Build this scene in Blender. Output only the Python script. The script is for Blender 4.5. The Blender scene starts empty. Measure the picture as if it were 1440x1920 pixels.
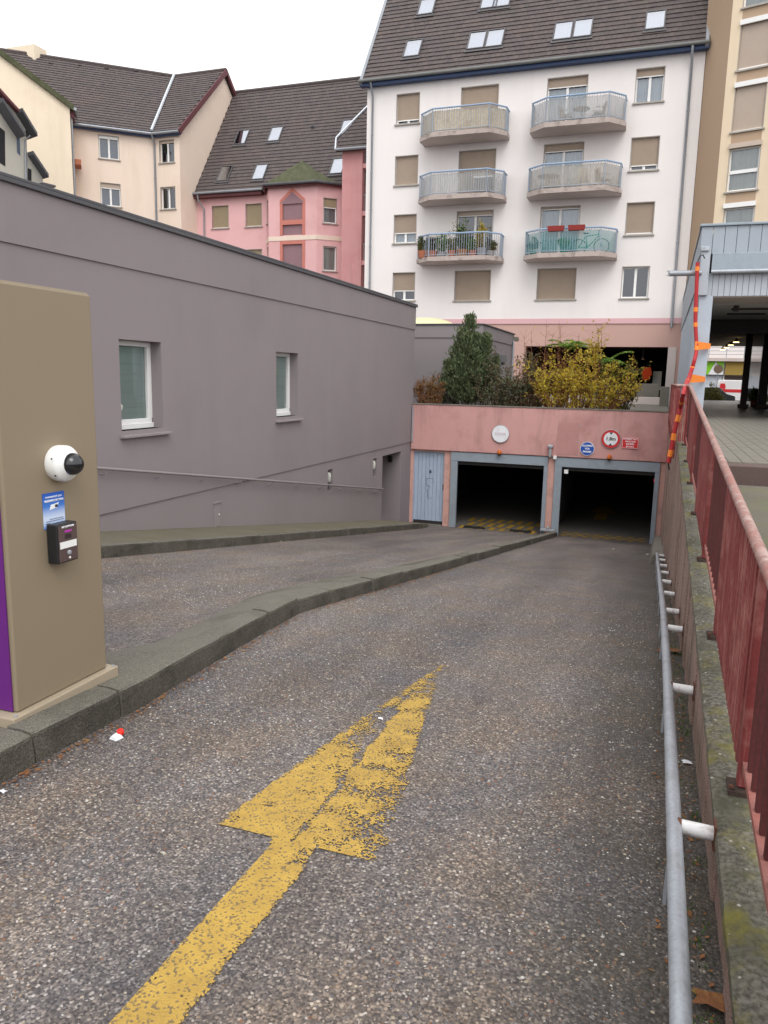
import bpy, bmesh, math, random
import numpy as np
from mathutils import Vector, Matrix
random.seed(7); rng = np.random.default_rng(7)

# ---------------------------------------------------------------- camera, world, sun, exposure
SC = bpy.context.scene
COL = SC.collection
FPX = 1442.6
CAMP = Vector((0.0, 0.0, 1.6))
YAW, PITCH, ROLL = 0.338924, 0.173617, 0.0208846
_f = Vector((-math.sin(YAW)*math.cos(PITCH), math.cos(YAW)*math.cos(PITCH), -math.sin(PITCH)))
_r = Vector((math.cos(YAW), math.sin(YAW), 0)); _u = _r.cross(_f)
RGT = math.cos(ROLL)*_r + math.sin(ROLL)*_u
UPV = -math.sin(ROLL)*_r + math.cos(ROLL)*_u
FWD = _f
cam = bpy.data.cameras.new('camera'); camo = bpy.data.objects.new('camera', cam); COL.objects.link(camo)
cam.sensor_fit = 'VERTICAL'; cam.sensor_height = 32.0; cam.lens = 32.0*FPX/1920.0
cam.clip_start = 0.05; cam.clip_end = 3000
m3 = Matrix((RGT, UPV, -FWD)).transposed()
camo.matrix_world = Matrix.Translation(CAMP) @ m3.to_4x4()
SC.camera = camo

W = bpy.data.worlds.new('World'); SC.world = W; W.use_nodes = True
nt = W.node_tree; bg = nt.nodes['Background']
sky = nt.nodes.new('ShaderNodeTexSky'); sky.sky_type = 'NISHITA'; sky.sun_disc = False
SUN_EL, SUN_AZ = math.radians(52), math.radians(150)   # azimuth measured from +Y towards +X
sky.sun_elevation = SUN_EL; sky.sun_rotation = SUN_AZ
sky.air_density = 1.0; sky.dust_density = 6.0; sky.ozone_density = 1.0
hs = nt.nodes.new('ShaderNodeHueSaturation'); hs.inputs['Saturation'].default_value = 0.12
mxw = nt.nodes.new('ShaderNodeMix'); mxw.data_type = 'RGBA'; mxw.inputs[0].default_value = 0.72
mxw.inputs[7].default_value = (9.9, 9.9, 9.95, 1)     # the even cloud deck over the clear sky behind it
nt.links.new(sky.outputs[0], hs.inputs['Color']); nt.links.new(hs.outputs[0], mxw.inputs[6])
nt.links.new(mxw.outputs[2], bg.inputs['Color']); bg.inputs['Strength'].default_value = 0.15
sl = bpy.data.lights.new('sun', 'SUN'); sl.energy = 0.7; sl.angle = math.radians(35); sl.color = (1, .97, .93)
so = bpy.data.objects.new('sun', sl); COL.objects.link(so)
sd = Vector((math.sin(SUN_AZ)*math.cos(SUN_EL), math.cos(SUN_AZ)*math.cos(SUN_EL), math.sin(SUN_EL)))
so.rotation_euler = sd.to_track_quat('Z', 'Y').to_euler(); so.location = (0, -10, 40)
SC.view_settings.view_transform = 'Standard'; SC.view_settings.look = 'None'
SC.view_settings.exposure = 0.35; SC.view_settings.gamma = 1.0
SC.cycles.max_bounces = 6; SC.cycles.transparent_max_bounces = 12
SC.cycles.caustics_reflective = False; SC.cycles.caustics_refractive = False

# ---------------------------------------------------------------- pixel helpers (1440 x 1920 photograph)
def ray(px, py): return FWD + RGT*((px-720)/FPX) - UPV*((py-960)/FPX)
def atY(px, py, Y): d = ray(px, py); return CAMP + d*(Y/d.y)
def atX(px, py, X): d = ray(px, py); return CAMP + d*(X/d.x)
def atZ(px, py, Z): d = ray(px, py); return CAMP + d*((Z-CAMP.z)/d.z)
def atP(px, py, p, n):
    d = ray(px, py); n = Vector(n); return CAMP + d*((Vector(p)-CAMP).dot(n)/d.dot(n))

# ---------------------------------------------------------------- materials
MATS = {}
def newmat(name):
    m = bpy.data.materials.new(name); m.use_nodes = True; MATS[name] = m
    n = m.node_tree; b = n.nodes['Principled BSDF']; return m, n, b
def nd(n, t, **k):
    x = n.nodes.new(t)
    for a, v in k.items():
        if a in x.inputs: x.inputs[a].default_value = v
        else: setattr(x, a, v)
    return x
def ramp(n, src, stops):
    r = n.nodes.new('ShaderNodeValToRGB'); e = r.color_ramp.elements
    while len(e) < len(stops): e.new(.5)
    for i, (p, c) in enumerate(stops):
        e[i].position = p; e[i].color = (*c, 1) if len(c) == 3 else c
    n.links.new(src, r.inputs[0]); return r.outputs[0]
def mix(n, fac, a, b, mode='MIX'):
    x = n.nodes.new('ShaderNodeMix'); x.data_type = 'RGBA'; x.blend_type = mode
    for i, v in ((0, fac), (6, a), (7, b)):
        if hasattr(v, 'is_linked') or hasattr(v, 'links'): n.links.new(v, x.inputs[i])
        else: x.inputs[i].default_value = v if i == 0 else (*v[:3], 1)
    return x.outputs[2]
def pos(n, scale=(1, 1, 1)):
    g = n.nodes.new('ShaderNodeNewGeometry')
    mp = n.nodes.new('ShaderNodeMapping'); mp.inputs['Scale'].default_value = scale
    n.links.new(g.outputs['Position'], mp.inputs[0]); return mp.outputs[0]
def noise(n, vec, scale, detail=4, rough=.55):
    x = nd(n, 'ShaderNodeTexNoise', Scale=scale, Detail=detail, Roughness=rough)
    n.links.new(vec, x.inputs['Vector']); return x.outputs['Fac']
def bump(n, b, h, strength, dist):
    x = nd(n, 'ShaderNodeBump', Strength=strength, Distance=dist)
    n.links.new(h, x.inputs['Height']); n.links.new(x.outputs[0], b.inputs['Normal']); return x
def pm(name, col, rough=.8, var=.12, vs=1.2, fine=40, bs=.15, bd=.004, dirt=None, da=.4, ds=.6, streak=None, sa=.4, metal=0, spec=.35, ss=(3, 3, .25), speck=0):
    """plain procedural surface: base colour, broad and fine variation, optional dirt patches and vertical run-off stains"""
    m, n, b = newmat(name)
    p = pos(n)
    a = noise(n, p, vs, 5); f = noise(n, p, fine, 3)
    lo = tuple(c*(1-var) for c in col); hi = tuple(min(1, c*(1+var)) for c in col)
    c = ramp(n, a, [(.3, lo), (.7, hi)])
    c = mix(n, .5, c, ramp(n, f, [(.38, tuple(x*(1-var*.9) for x in col)), (.62, tuple(min(1, x*(1+var*.9)) for x in col))]))
    if dirt:
        d = noise(n, p, ds, 7, .65); k = ramp(n, d, [(.5, (0, 0, 0)), (.72, (da, da, da))]); c = mix(n, k, c, dirt)
    if streak:
        s = noise(n, pos(n, ss), 1.0, 6, .65); k = ramp(n, s, [(.5, (0, 0, 0)), (.75, (sa, sa, sa))]); c = mix(n, k, c, streak)
    if speck: c = mix(n, 1.0, c, ramp(n, noise(n, p, 170, 2), [(.36, (1-speck,)*3), (.64, (1+speck,)*3)]), 'MULTIPLY')
    n.links.new(c, b.inputs['Base Color']); b.inputs['Roughness'].default_value = rough
    b.inputs['Metallic'].default_value = metal; b.inputs['Specular IOR Level'].default_value = spec
    if bs: bump(n, b, f, bs, bd)
    return m

pm('grey_render', (0.262, 0.228, 0.238), .9, .05, .5, 60, .25, .003, dirt=(.215, .185, .19), da=.5, ds=.35, streak=(.195, .17, .175), sa=.22, ss=(1.2, 1.2, .2))
pm('grey_render_b', (0.25, 0.222, 0.23), .9, .05, .5, 60, .25, .003, dirt=(.15, .13, .13), da=.4, ds=.5)
pm('grey_paint', (0.28, 0.245, 0.255), .55, .06, 2, 50, .05)
pm('coping', (.085, .085, .095), .6, .15, 1.5, 30, .05, dirt=(.13, .13, .13))
pm('pink_wall', (0.59, 0.325, 0.305), .9, .09, .6, 50, .3, .003, dirt=(.36, .17, .155), da=.7, ds=.9, streak=(.27, .16, .145), sa=.55, ss=(2.5, 2.5, .5))
pm('pink_stain', (0.48, 0.25, 0.235), .9, .2, 1.6, 50, .3, .003)
pm('pink_pillar', (0.62, 0.36, 0.31), .9, .08, 1.5, 50, .3, .003, dirt=(.25, .16, .14), da=.6, ds=2)
pm('pink_house', (0.74, 0.44, 0.445), .9, .05, .5, 30, .1, dirt=(.55, .27, .27), da=.4)
pm('pink_dark', (0.62, 0.315, 0.315), .9, .06, .5, 30, .1, dirt=(.48, .2, .2), da=.5, streak=(.45, .2, .2))
pm('white_render', (0.8, 0.757, 0.742), .9, .03, .4, 40, .08, dirt=(.70, .63, .61), da=.35, ds=.25, streak=(.62, .56, .54), sa=.22, ss=(1.1, 1.1, .12))
pm('salmon_render', (0.53, 0.34, 0.295), .9, .05, .6, 40, .08)
pm('pink_band', (.68, .42, .44), .9, .04, .6, 40, .05)
pm('cream_render', (0.79, 0.655, 0.55), .9, .04, .4, 40, .08, dirt=(.66, .51, .40), da=.4, ds=.3, streak=(.52, .41, .32), sa=.25, ss=(1, 1, .15))
pm('cream_gable', (0.8, 0.69, 0.54), .9, .04, .4, 40, .08, dirt=(.63, .50, .36), da=.5, ds=.35, streak=(.5, .4, .28), sa=.3, ss=(1, 1, .15))
pm('house_grey', (.45, .43, .38), .9, .05, .5, 40, .08, dirt=(.35, .33, .28))
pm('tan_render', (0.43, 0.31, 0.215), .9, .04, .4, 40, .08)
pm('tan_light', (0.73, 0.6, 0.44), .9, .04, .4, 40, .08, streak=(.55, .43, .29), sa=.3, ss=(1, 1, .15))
pm('shutter', (0.41, 0.325, 0.255), .75, .06, 3, 40, .05)
pm('shutter_light', (0.52, 0.43, 0.36), .75, .06, 3, 40, .05)
pm('shutter_olive', (.36, .29, .19), .75, .06, 3, 40, .05)
pm('white_frame', (.80, .80, .79), .45, .03, 3, 30, .02)
pm('sill', (.40, .37, .33), .85, .1, 3, 40, .1, dirt=(.25, .23, .2))
pm('blue_trim', (.045, .075, .16), .6, .1, 2, 30, .05)
pm('blue_rail', (0.3, 0.345, 0.41), .5, .12, 3, 30, .05, dirt=(.3, .33, .36), da=.6, ds=3)
pm('blue_top', (.29, .40, .56), .5, .12, 3, 30, .05, dirt=(.34, .38, .42), da=.6, ds=3)
pm('teal_mesh', (.03, .30, .29), .6, .15, 3, 60, .1)
pm('reed', (0.6, 0.52, 0.4), .85, .25, 8, 60, .2, dirt=(.3, .22, .14), da=.6, ds=3, streak=(.25, .18, .12), sa=.5, ss=(9, 9, .6))
pm('grey_screen', (.34, .35, .37), .6, .12, 4, 60, .1, dirt=(.45, .40, .33), da=.6, ds=2)
pm('slab', (0.44, 0.37, 0.34), .9, .12, 2, 40, .1, dirt=(.12, .09, .08), da=.9, ds=3)
pm('slab_under', (.60, .52, .49), .9, .05, 1, 40, .05, dirt=(.45, .38, .35))
pm('zinc', (.30, .32, .35), .45, .12, 2, 30, .05, metal=.35, dirt=(.22, .23, .25))
pm('galv', (.40, .43, .47), .5, .16, 5, 70, .15, metal=.4, dirt=(.26, .26, .27), da=.8, ds=7, streak=(.52, .54, .57), sa=.5, ss=(40, 1.5, 40))
pm('steel_frame', (.30, .35, .40), .55, .08, 2, 40, .05, metal=.15, dirt=(.24, .26, .28), da=.6, ds=3)
pm('door_blue', (0.4, 0.48, 0.6), .6, .06, 2, 40, .05, dirt=(.26, .34, .48), da=.5, ds=2, streak=(.22, .28, .38), sa=.35, ss=(6, 6, .6))
pm('plank_blue', (.34, .38, .43), .65, .07, 1.5, 40, .06, dirt=(.28, .31, .35), da=.4, streak=(.24, .26, .29), sa=.35, ss=(7, 7, .4))
pm('plank_blue_b', (.42, .45, .50), .65, .07, 1.5, 40, .06, dirt=(.34, .36, .4), da=.4)
pm('column_paint', (.42, .47, .54), .6, .08, 1.2, 40, .05, dirt=(.33, .37, .42), da=.5, ds=2)
pm('soffit', (0.5, 0.47, 0.44), .8, .1, 2, 40, .05)
pm('soffit_wood', (0.48, 0.42, 0.38), .8, .15, 4, 40, .08)
pm('dark_metal', (.035, .03, .03), .6, .2, 3, 30, .05)
pm('brown_column', (.06, .03, .032), .6, .15, 3, 30, .05)
pm('concrete', (.185, .17, .145), .92, .16, 1.2, 70, .5, .004, dirt=(.10, .095, .08), da=.7, ds=2.5, speck=.38)
pm('concrete_moss', (0.135, 0.123, 0.088), .95, .2, 1.5, 80, .6, .005, dirt=(.105, .105, .045), da=.6, ds=1.6, speck=.38)
pm('kerb_face_dark', (.085, .077, .062), .95, .3, 3, 70, .9, .008, dirt=(.03, .028, .024), da=.95, ds=2.6, streak=(.13, .12, .10), sa=.6, ss=(1.5, 1.5, 12), speck=.4)  # darker, banded variant of the kerb colour for the stones' upright outer faces
pm('fill_concrete', (0.14, 0.13, 0.11), .95, .18, 1.5, 80, .6, .005, dirt=(.065, .062, .042), da=.9, ds=1.1, speck=.38)
pm('ledge_moss', (.150, .142, .095), .95, .22, 1.5, 80, 1.0, .008, dirt=(.20, .185, .03), da=.95, ds=1.5, streak=(.07, .068, .045), sa=.8, ss=(3, 3, 3))
pm('skylight_frame', (.10, .095, .10), .5, .1, 3, 40, .03)
pm('kerb_stone', (0.138, 0.128, 0.107), .92, .18, 2, 90, .6, .005, dirt=(.075, .072, .062), da=.8, ds=2.2, streak=(.09, .095, .06), sa=.5, ss=(2, 2, 8), speck=.38)
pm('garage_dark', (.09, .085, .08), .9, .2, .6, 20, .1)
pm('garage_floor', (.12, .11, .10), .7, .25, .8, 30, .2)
pm('rib_wall', (.30, .205, .175), .93, .2, 1.5, 60, .5, .005, dirt=(.15, .12, .09), da=.8, ds=1.6, streak=(.13, .10, .075), sa=.8, ss=(9, 9, .5), speck=.38)
pm('rail_red', (0.205, 0.038, 0.038), .6, .16, 4, 70, .2, .003, dirt=(.45, .20, .17), da=.7, ds=7, streak=(.50, .27, .23), sa=.55, ss=(60, 60, 1.5))
pm('rail_dark', (.085, .020, .020), .7, .25, 4, 70, .2, .003, dirt=(.05, .02, .015), da=.7, ds=5)
pm('rail_pale', (0.3, 0.125, 0.105), .7, .16, 4, 70, .2, .003, dirt=(.30, .09, .07), da=.8, ds=7)
pm('rail_top', (0.3, 0.17, 0.15), .75, .25, 9, 90, .4, .003, dirt=(.50, .44, .40), da=.9, ds=14, streak=(.30, .09, .07), sa=.7, ss=(14, 5, 14))
pm('foot_dark', (.055, .035, .028), .85, .3, 10, 80, .3)
pm('gutter_grey', (.17, .175, .17), .6, .15, 2, 40, .05)
pm('white_pipe', (.74, .74, .74), .5, .05, 6, 60, .1, dirt=(.16, .08, .05), da=.9, ds=11)
pm('rust', (.13, .055, .035), .9, .3, 12, 90, .3)
pm('hose_red', (.42, .025, .03), .55, .15, 5, 40, .1, dirt=(.2, .02, .03), da=.5, ds=5)
pm('orange_tape', (.85, .24, .035), .5, .1, 6, 40, .1)
pm('kiosk_beige', (.255, .205, .140), .55, .025, .8, 220, .06, .001, spec=.4)
pm('kiosk_base', (.36, .30, .22), .6, .04, 2, 100, .05)
pm('purple', (.13, .018, .19), .4, .05, 2, 60, .02)
pm('white_plastic', (.82, .83, .82), .35, .02, 3, 60, .01)
pm('black_plastic', (.018, .018, .020), .4, .2, 5, 60, .05)
pm('brown_plate', (.13, .09, .085), .4, .08, 5, 60, .03, metal=.3)
pm('sign_white', (.80, .81, .84), .5, .03, 4, 40, .02, dirt=(.62, .63, .67), da=.6, ds=5)
pm('sign_red', (.62, .030, .035), .5, .06, 4, 40, .02)
pm('sign_blue', (.02, .09, .42), .5, .06, 4, 40, .02)
pm('ink', (.02, .02, .025), .6, .05, 4, 40, 0)
pm('faint_ink', (.66, .62, .66), .6, .05, 4, 40, 0)
pm('sticker_text', (.85, .87, .9), .5, .02, 4, 40, 0)
pm('amber', (.55, .13, .015), .25, .1, 5, 40, 0)
pm('yellow_dome', (.62, .60, .36), .5, .05, 1, 30, .02)
pm('soil', (.06, .045, .03), .95, .4, 4, 40, .5)
pm('bark', (.10, .07, .05), .9, .3, 6, 60, .4)
pm('twig_red', (.22, .09, .05), .9, .3, 6, 60, .2)
pm('terracotta', (.42, .15, .085), .85, .12, 4, 50, .1)
pm('grey_pot', (.30, .29, .30), .8, .1, 4, 50, .1)
pm('red_box', (0.28, 0.035, 0.03), .6, .1, 4, 50, .05)
pm('chair_brown', (.20, .14, .10), .7, .12, 5, 50, .05)
pm('chair_grey', (.42, .41, .42), .6, .1, 5, 50, .05)
pm('bike_green', (.02, .26, .20), .5, .1, 5, 50, .02)
pm('curtain', (.62, .66, .72), .9, .1, 3, 30, .05, streak=(.42, .46, .52), sa=.8, ss=(9, 9, .2))
pm('curtain_warm', (.55, .55, .50), .9, .12, 3, 30, .05, streak=(.33, .33, .30), sa=.9, ss=(9, 9, .2))
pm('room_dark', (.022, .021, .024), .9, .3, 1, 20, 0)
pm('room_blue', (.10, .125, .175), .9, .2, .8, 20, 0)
pm('blind_green', (0.58, 0.68, 0.62), .8, .05, 2, 40, .02, streak=(.26, .33, .29), sa=.5, ss=(.3, .3, 30))
pm('mauve', (.27, .165, .185), .85, .08, 3, 60, .2)
pm('terracotta_frame', (.55, .20, .16), .85, .06, 2, 40, .05)
pm('moss_roof', (0.085, 0.09, 0.05), .95, .35, 2.5, 30, .6, .02, dirt=(.05, .055, .025), da=.8, ds=3)
pm('verge_red', (0.12, 0.04, 0.045), .7, .1, 2, 40, .05)
pm('flashing', (.60, .64, .70), .4, .08, 2, 40, .03, metal=.3)
pm('tile_floor', (0.23, 0.215, 0.185), .35, .12, 2.5, 60, .1, .002, dirt=(.22, .205, .18), da=.6, ds=1.4)
pm('grout', (.10, .095, .08), .9, .2, 3, 60, .2)
pm('step_brown', (.115, .078, .070), .8, .15, 3, 60, .15)
pm('paver', (0.125, 0.112, 0.088), .9, .2, 2, 50, .3, dirt=(.12, .14, .05), da=.9, ds=2.2)
pm('van_white', (.80, .80, .81), .25, .02, 1, 30, 0)
pm('tyre', (.02, .02, .02), .8, .2, 5, 50, .05)
pm('car_dark', (.03, .033, .04), .25, .1, 2, 30, 0)
pm('sign_green', (.23, .58, .03), .5, .05, 2, 30, 0)
pm('ochre', (.34, .23, .055), .7, .06, 1, 30, .02)
pm('red_cap', (.75, .03, .02), .35, .05, 10, 60, 0)
pm('paper', (.72, .73, .76), .8, .05, 10, 60, .05)
pm('leaf_brown', (.22, .09, .035), .8, .3, 20, 80, .2, dirt=(.40, .25, .06), da=.7, ds=14)
pm('orange_cloth', (0.6, 0.07, 0.015), .8, .1, 4, 40, .05)
pm('asphalt_far', (.085, .08, .08), .9, .2, .8, 30, .2)
pm('dome_black', (.012, .013, .016), .06, .1, 5, 50, 0, spec=.7)
pm('magenta', (.45, .04, .40), .5, .05, 5, 50, 0)
pm('terracotta_b', (.34, .17, .07), .8, .1, 4, 50, .05)
pm('black_glass', (.012, .012, .014), .08, .1, 2, 30, 0, spec=.6)
pm('rubber', (.012, .012, .012), .8, .2, 8, 50, .1)

def leafmat(name, cols, trans=.25):
    m, n, b = newmat(name)
    g = n.nodes.new('ShaderNodeNewGeometry')
    c = ramp(n, g.outputs['Random Per Island'], [(i/(len(cols)-1), k) for i, k in enumerate(cols)])
    n.links.new(c, b.inputs['Base Color']); b.inputs['Roughness'].default_value = .65
    b.inputs['Specular IOR Level'].default_value = .25
    t = nd(n, 'ShaderNodeBsdfTranslucent'); n.links.new(c, t.inputs[0])
    ms = nd(n, 'ShaderNodeMixShader'); ms.inputs[0].default_value = trans
    n.links.new(b.outputs[0], ms.inputs[1]); n.links.new(t.outputs[0], ms.inputs[2])
    n.links.new(ms.outputs[0], n.nodes['Material Output'].inputs[0]); return m
leafmat('leaf_conifer', [(.075, .105, .055), (.135, .17, .080), (.10, .135, .072), (.18, .20, .095)], .12)
leafmat('leaf_yellow', [(.60, .42, .04), (.46, .38, .05), (.72, .52, .06), (.34, .31, .05), (.66, .52, .08)], .4)
leafmat('leaf_dry', [(.30, .15, .05), (.20, .11, .05), (.38, .22, .09)], .2)
leafmat('leaf_dark', [(.08, .105, .05), (.14, .165, .095), (.10, .115, .065), (.17, .09, .045), (.12, .14, .08)], .15)
leafmat('leaf_bright', [(.14, .26, .05), (.22, .33, .06), (.10, .20, .04)], .35)
leafmat('leaf_green', [(.04, .10, .02), (.08, .15, .03), (.16, .20, .04)], .2)
leafmat('leaf_mixed', [(.14, .17, .03), (.28, .24, .04), (.07, .12, .03), (.36, .28, .05)], .25)
leafmat('leaf_moss', [(.05, .07, .015), (.09, .11, .02), (.12, .12, .03)], .1)

def glassmat(name, tint, refl):
    m, n, b = newmat(name); n.nodes.remove(b)
    t = nd(n, 'ShaderNodeBsdfTransparent'); t.inputs[0].default_value = (*tint, 1)
    g = nd(n, 'ShaderNodeBsdfGlossy', Roughness=.03); g.inputs[0].default_value = (.9, .93, 1, 1)
    lw = nd(n, 'ShaderNodeLayerWeight', Blend=.25)
    mr = nd(n, 'ShaderNodeMapRange'); mr.inputs[3].default_value = refl; mr.inputs[4].default_value = .9
    n.links.new(lw.outputs['Fresnel'], mr.inputs[0])
    ms = nd(n, 'ShaderNodeMixShader'); n.links.new(mr.outputs[0], ms.inputs[0])
    n.links.new(t.outputs[0], ms.inputs[1]); n.links.new(g.outputs[0], ms.inputs[2])
    n.links.new(ms.outputs[0], n.nodes['Material Output'].inputs[0]); return m
glassmat('glass', (.75, .79, .80), .10)
glassmat('roof_glass', (.6, .66, .72), .5)
glassmat('dome_glass', (.12, .12, .13), .10)
glassmat('frost', (.80, .83, .86), .06)

def netmat(name, col, alpha):
    m, n, b = newmat(name); b.inputs['Roughness'].default_value = .6
    c = ramp(n, noise(n, pos(n, (5, 5, .6)), 1.5, 4), [(.3, tuple(x*.75 for x in col)), (.7, col)]); n.links.new(c, b.inputs['Base Color'])
    t = nd(n, 'ShaderNodeBsdfTransparent'); ms = nd(n, 'ShaderNodeMixShader'); ms.inputs[0].default_value = alpha
    n.links.new(t.outputs[0], ms.inputs[1]); n.links.new(b.outputs[0], ms.inputs[2]); n.links.new(ms.outputs[0], n.nodes['Material Output'].inputs[0])
netmat('frost_panel', (.52, .50, .47), .62); netmat('frost_warm', (.56, .49, .40), .68); netmat('teal_net', (.03, .34, .32), .5)

def tilemat():
    m, n, b = newmat('roof_tile'); p = pos(n)
    g = n.nodes.new('ShaderNodeNewGeometry'); oi = n.nodes.new('ShaderNodeObjectInfo')
    ad = nd(n, 'ShaderNodeMath', operation='ADD'); n.links.new(g.outputs['Random Per Island'], ad.inputs[0]); n.links.new(oi.outputs['Random'], ad.inputs[1])
    fr = nd(n, 'ShaderNodeMath', operation='FRACT'); n.links.new(ad.outputs[0], fr.inputs[0])
    c = ramp(n, fr.outputs[0], [(0, (.080, .066, .066)), (.4, (.089, .073, .073)), (.75, (.096, .078, .075)), (1, (.108, .084, .078))])
    pt = noise(n, p, .55, 6, .6); c = mix(n, ramp(n, pt, [(.52, (0, 0, 0)), (.78, (.45, .45, .45))]), c, (.125, .082, .066))
    mo = noise(n, p, .8, 7, .7); c = mix(n, ramp(n, mo, [(.52, (0, 0, 0)), (.8, (.7, .7, .7))]), c, (.075, .068, .058))
    n.links.new(c, b.inputs['Base Color']); b.inputs['Roughness'].default_value = .82
    bump(n, b, noise(n, p, 30, 3), .3, .01)
tilemat()

def roadmat():
    m, n, b = newmat('aggregate'); p = pos(n)
    v = nd(n, 'ShaderNodeTexVoronoi', Scale=72.0); n.links.new(p, v.inputs['Vector'])
    v2 = nd(n, 'ShaderNodeTexVoronoi', Scale=140.0); n.links.new(p, v2.inputs['Vector'])
    sx = n.nodes.new('ShaderNodeSeparateColor'); n.links.new(v.outputs['Color'], sx.inputs[0])
    sy = n.nodes.new('ShaderNodeSeparateColor'); n.links.new(v2.outputs['Color'], sy.inputs[0])
    stones = ramp(n, sx.outputs[0], [(0, (.055, .050, .050)), (.25, (.098, .088, .083)), (.5, (.140, .125, .115)), (.72, (.195, .168, .145)), (.88, (.28, .245, .21)), (1, (.42, .40, .37))])
    small = ramp(n, sy.outputs[0], [(0, (.050, .046, .047)), (.4, (.098, .089, .087)), (.75, (.150, .134, .124)), (.93, (.24, .215, .19)), (1, (.35, .33, .31))])
    d = ramp(n, v.outputs['Distance'], [(.30, (0, 0, 0)), (.52, (1, 1, 1))])
    c = mix(n, d, stones, small)
    hue = noise(n, p, 2.2, 4); c = mix(n, 1.0, c, ramp(n, hue, [(.38, (.94, .98, 1.08)), (.62, (1.06, 1.0, .95))]), 'MULTIPLY')
    big = noise(n, p, .38, 5, .6); c = mix(n, 1.0, c, ramp(n, big, [(.36, (.82, .81, .82)), (.62, (1.06, 1.05, 1.04))]), 'MULTIPLY')
    tr = noise(n, pos(n, (1.4, .14, 1)), 1.0, 5, .6); c = mix(n, 1.0, c, ramp(n, tr, [(.38, (.80, .79, .79)), (.66, (1.28, 1.23, 1.16))]), 'MULTIPLY')
    ol = noise(n, pos(n, (1.1, .4, 1)), 1.7, 7, .7); c = mix(n, 1.0, c, ramp(n, ol, [(.56, (1, 1, 1)), (.76, (.70, .69, .71))]), 'MULTIPLY')
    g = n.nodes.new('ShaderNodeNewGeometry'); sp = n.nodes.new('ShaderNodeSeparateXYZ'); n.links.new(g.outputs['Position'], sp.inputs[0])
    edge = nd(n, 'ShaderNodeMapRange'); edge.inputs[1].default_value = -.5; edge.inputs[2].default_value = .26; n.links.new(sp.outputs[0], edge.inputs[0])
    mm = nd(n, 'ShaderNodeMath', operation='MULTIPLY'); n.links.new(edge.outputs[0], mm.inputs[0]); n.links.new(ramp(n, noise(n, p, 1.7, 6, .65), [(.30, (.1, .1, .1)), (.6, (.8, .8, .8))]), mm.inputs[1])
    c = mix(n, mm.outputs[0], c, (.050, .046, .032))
    n.links.new(c, b.inputs['Base Color'])
    n.links.new(ramp(n, big, [(.36, (.55, .55, .55)), (.62, (.85, .85, .85))]), b.inputs['Roughness'])
    b.inputs['Specular IOR Level'].default_value = .35
    inv = nd(n, 'ShaderNodeMath', operation='SUBTRACT'); inv.inputs[0].default_value = 1; n.links.new(v.outputs['Distance'], inv.inputs[1])
    bump(n, b, inv.outputs[0], .8, .006)
roadmat()
def ledgemat():
    m, n, b = newmat('ledge_top'); p = pos(n)
    c = ramp(n, noise(n, p, 60, 3), [(.36, (.075, .070, .055)), (.64, (.215, .20, .165))])
    c = mix(n, ramp(n, noise(n, p, 2.6, 7, .7), [(.44, (0, 0, 0)), (.62, (.85, .85, .85))]), c, (.075, .072, .045))
    c = mix(n, ramp(n, noise(n, p, 3.3, 7, .72), [(.50, (0, 0, 0)), (.66, (.85, .85, .85))]), c, (.215, .19, .025))
    v = nd(n, 'ShaderNodeTexVoronoi', Scale=55.0); n.links.new(p, v.inputs['Vector']); sx = n.nodes.new('ShaderNodeSeparateColor'); n.links.new(v.outputs['Color'], sx.inputs[0])
    k1 = ramp(n, sx.outputs[0], [(.90, (0, 0, 0)), (.93, (1, 1, 1))]); k2 = ramp(n, v.outputs['Distance'], [(.25, (1, 1, 1)), (.35, (0, 0, 0))])
    c = mix(n, mix(n, 1.0, k1, k2, 'MULTIPLY'), c, (.42, .40, .36))
    n.links.new(c, b.inputs['Base Color']); b.inputs['Roughness'].default_value = .95; bump(n, b, noise(n, p, 45, 5, .7), 1.0, .010)
ledgemat()

def paintmat():
    m, n, b = newmat('yellow_paint'); p = pos(n)
    at = nd(n, 'ShaderNodeAttribute', attribute_name='wear')
    v = nd(n, 'ShaderNodeTexVoronoi', Scale=130.0); n.links.new(p, v.inputs['Vector'])
    s = n.nodes.new('ShaderNodeSeparateColor'); n.links.new(v.outputs['Color'], s.inputs[0])
    a1 = noise(n, p, 8, 10, .70)
    # keep paint where  noise*.65 + cell*.35  >  wear
    x1 = nd(n, 'ShaderNodeMath', operation='MULTIPLY'); x1.inputs[1].default_value = .82; n.links.new(a1, x1.inputs[0])
    x2 = nd(n, 'ShaderNodeMath', operation='MULTIPLY_ADD'); x2.inputs[1].default_value = .18; n.links.new(s.outputs[0], x2.inputs[0]); n.links.new(x1.outputs[0], x2.inputs[2])
    gt = nd(n, 'ShaderNodeMath', operation='GREATER_THAN'); n.links.new(x2.outputs[0], gt.inputs[0]); n.links.new(at.outputs['Fac'], gt.inputs[1])
    c = ramp(n, noise(n, p, 9, 5), [(.3, (.36, .225, .045)), (.7, (.50, .32, .06))])
    c = mix(n, ramp(n, s.outputs[1], [(.76, (0, 0, 0)), (.88, (.8, .8, .8))]), c, (.13, .10, .06))
    n.links.new(c, b.inputs['Base Color']); b.inputs['Roughness'].default_value = .7
    bump(n, b, v.outputs['Distance'], .5, .004)
    t = nd(n, 'ShaderNodeBsdfTransparent'); ms = nd(n, 'ShaderNodeMixShader')
    n.links.new(gt.outputs[0], ms.inputs[0]); n.links.new(t.outputs[0], ms.inputs[1]); n.links.new(b.outputs[0], ms.inputs[2])
    n.links.new(ms.outputs[0], n.nodes['Material Output'].inputs[0])
paintmat()
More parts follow.
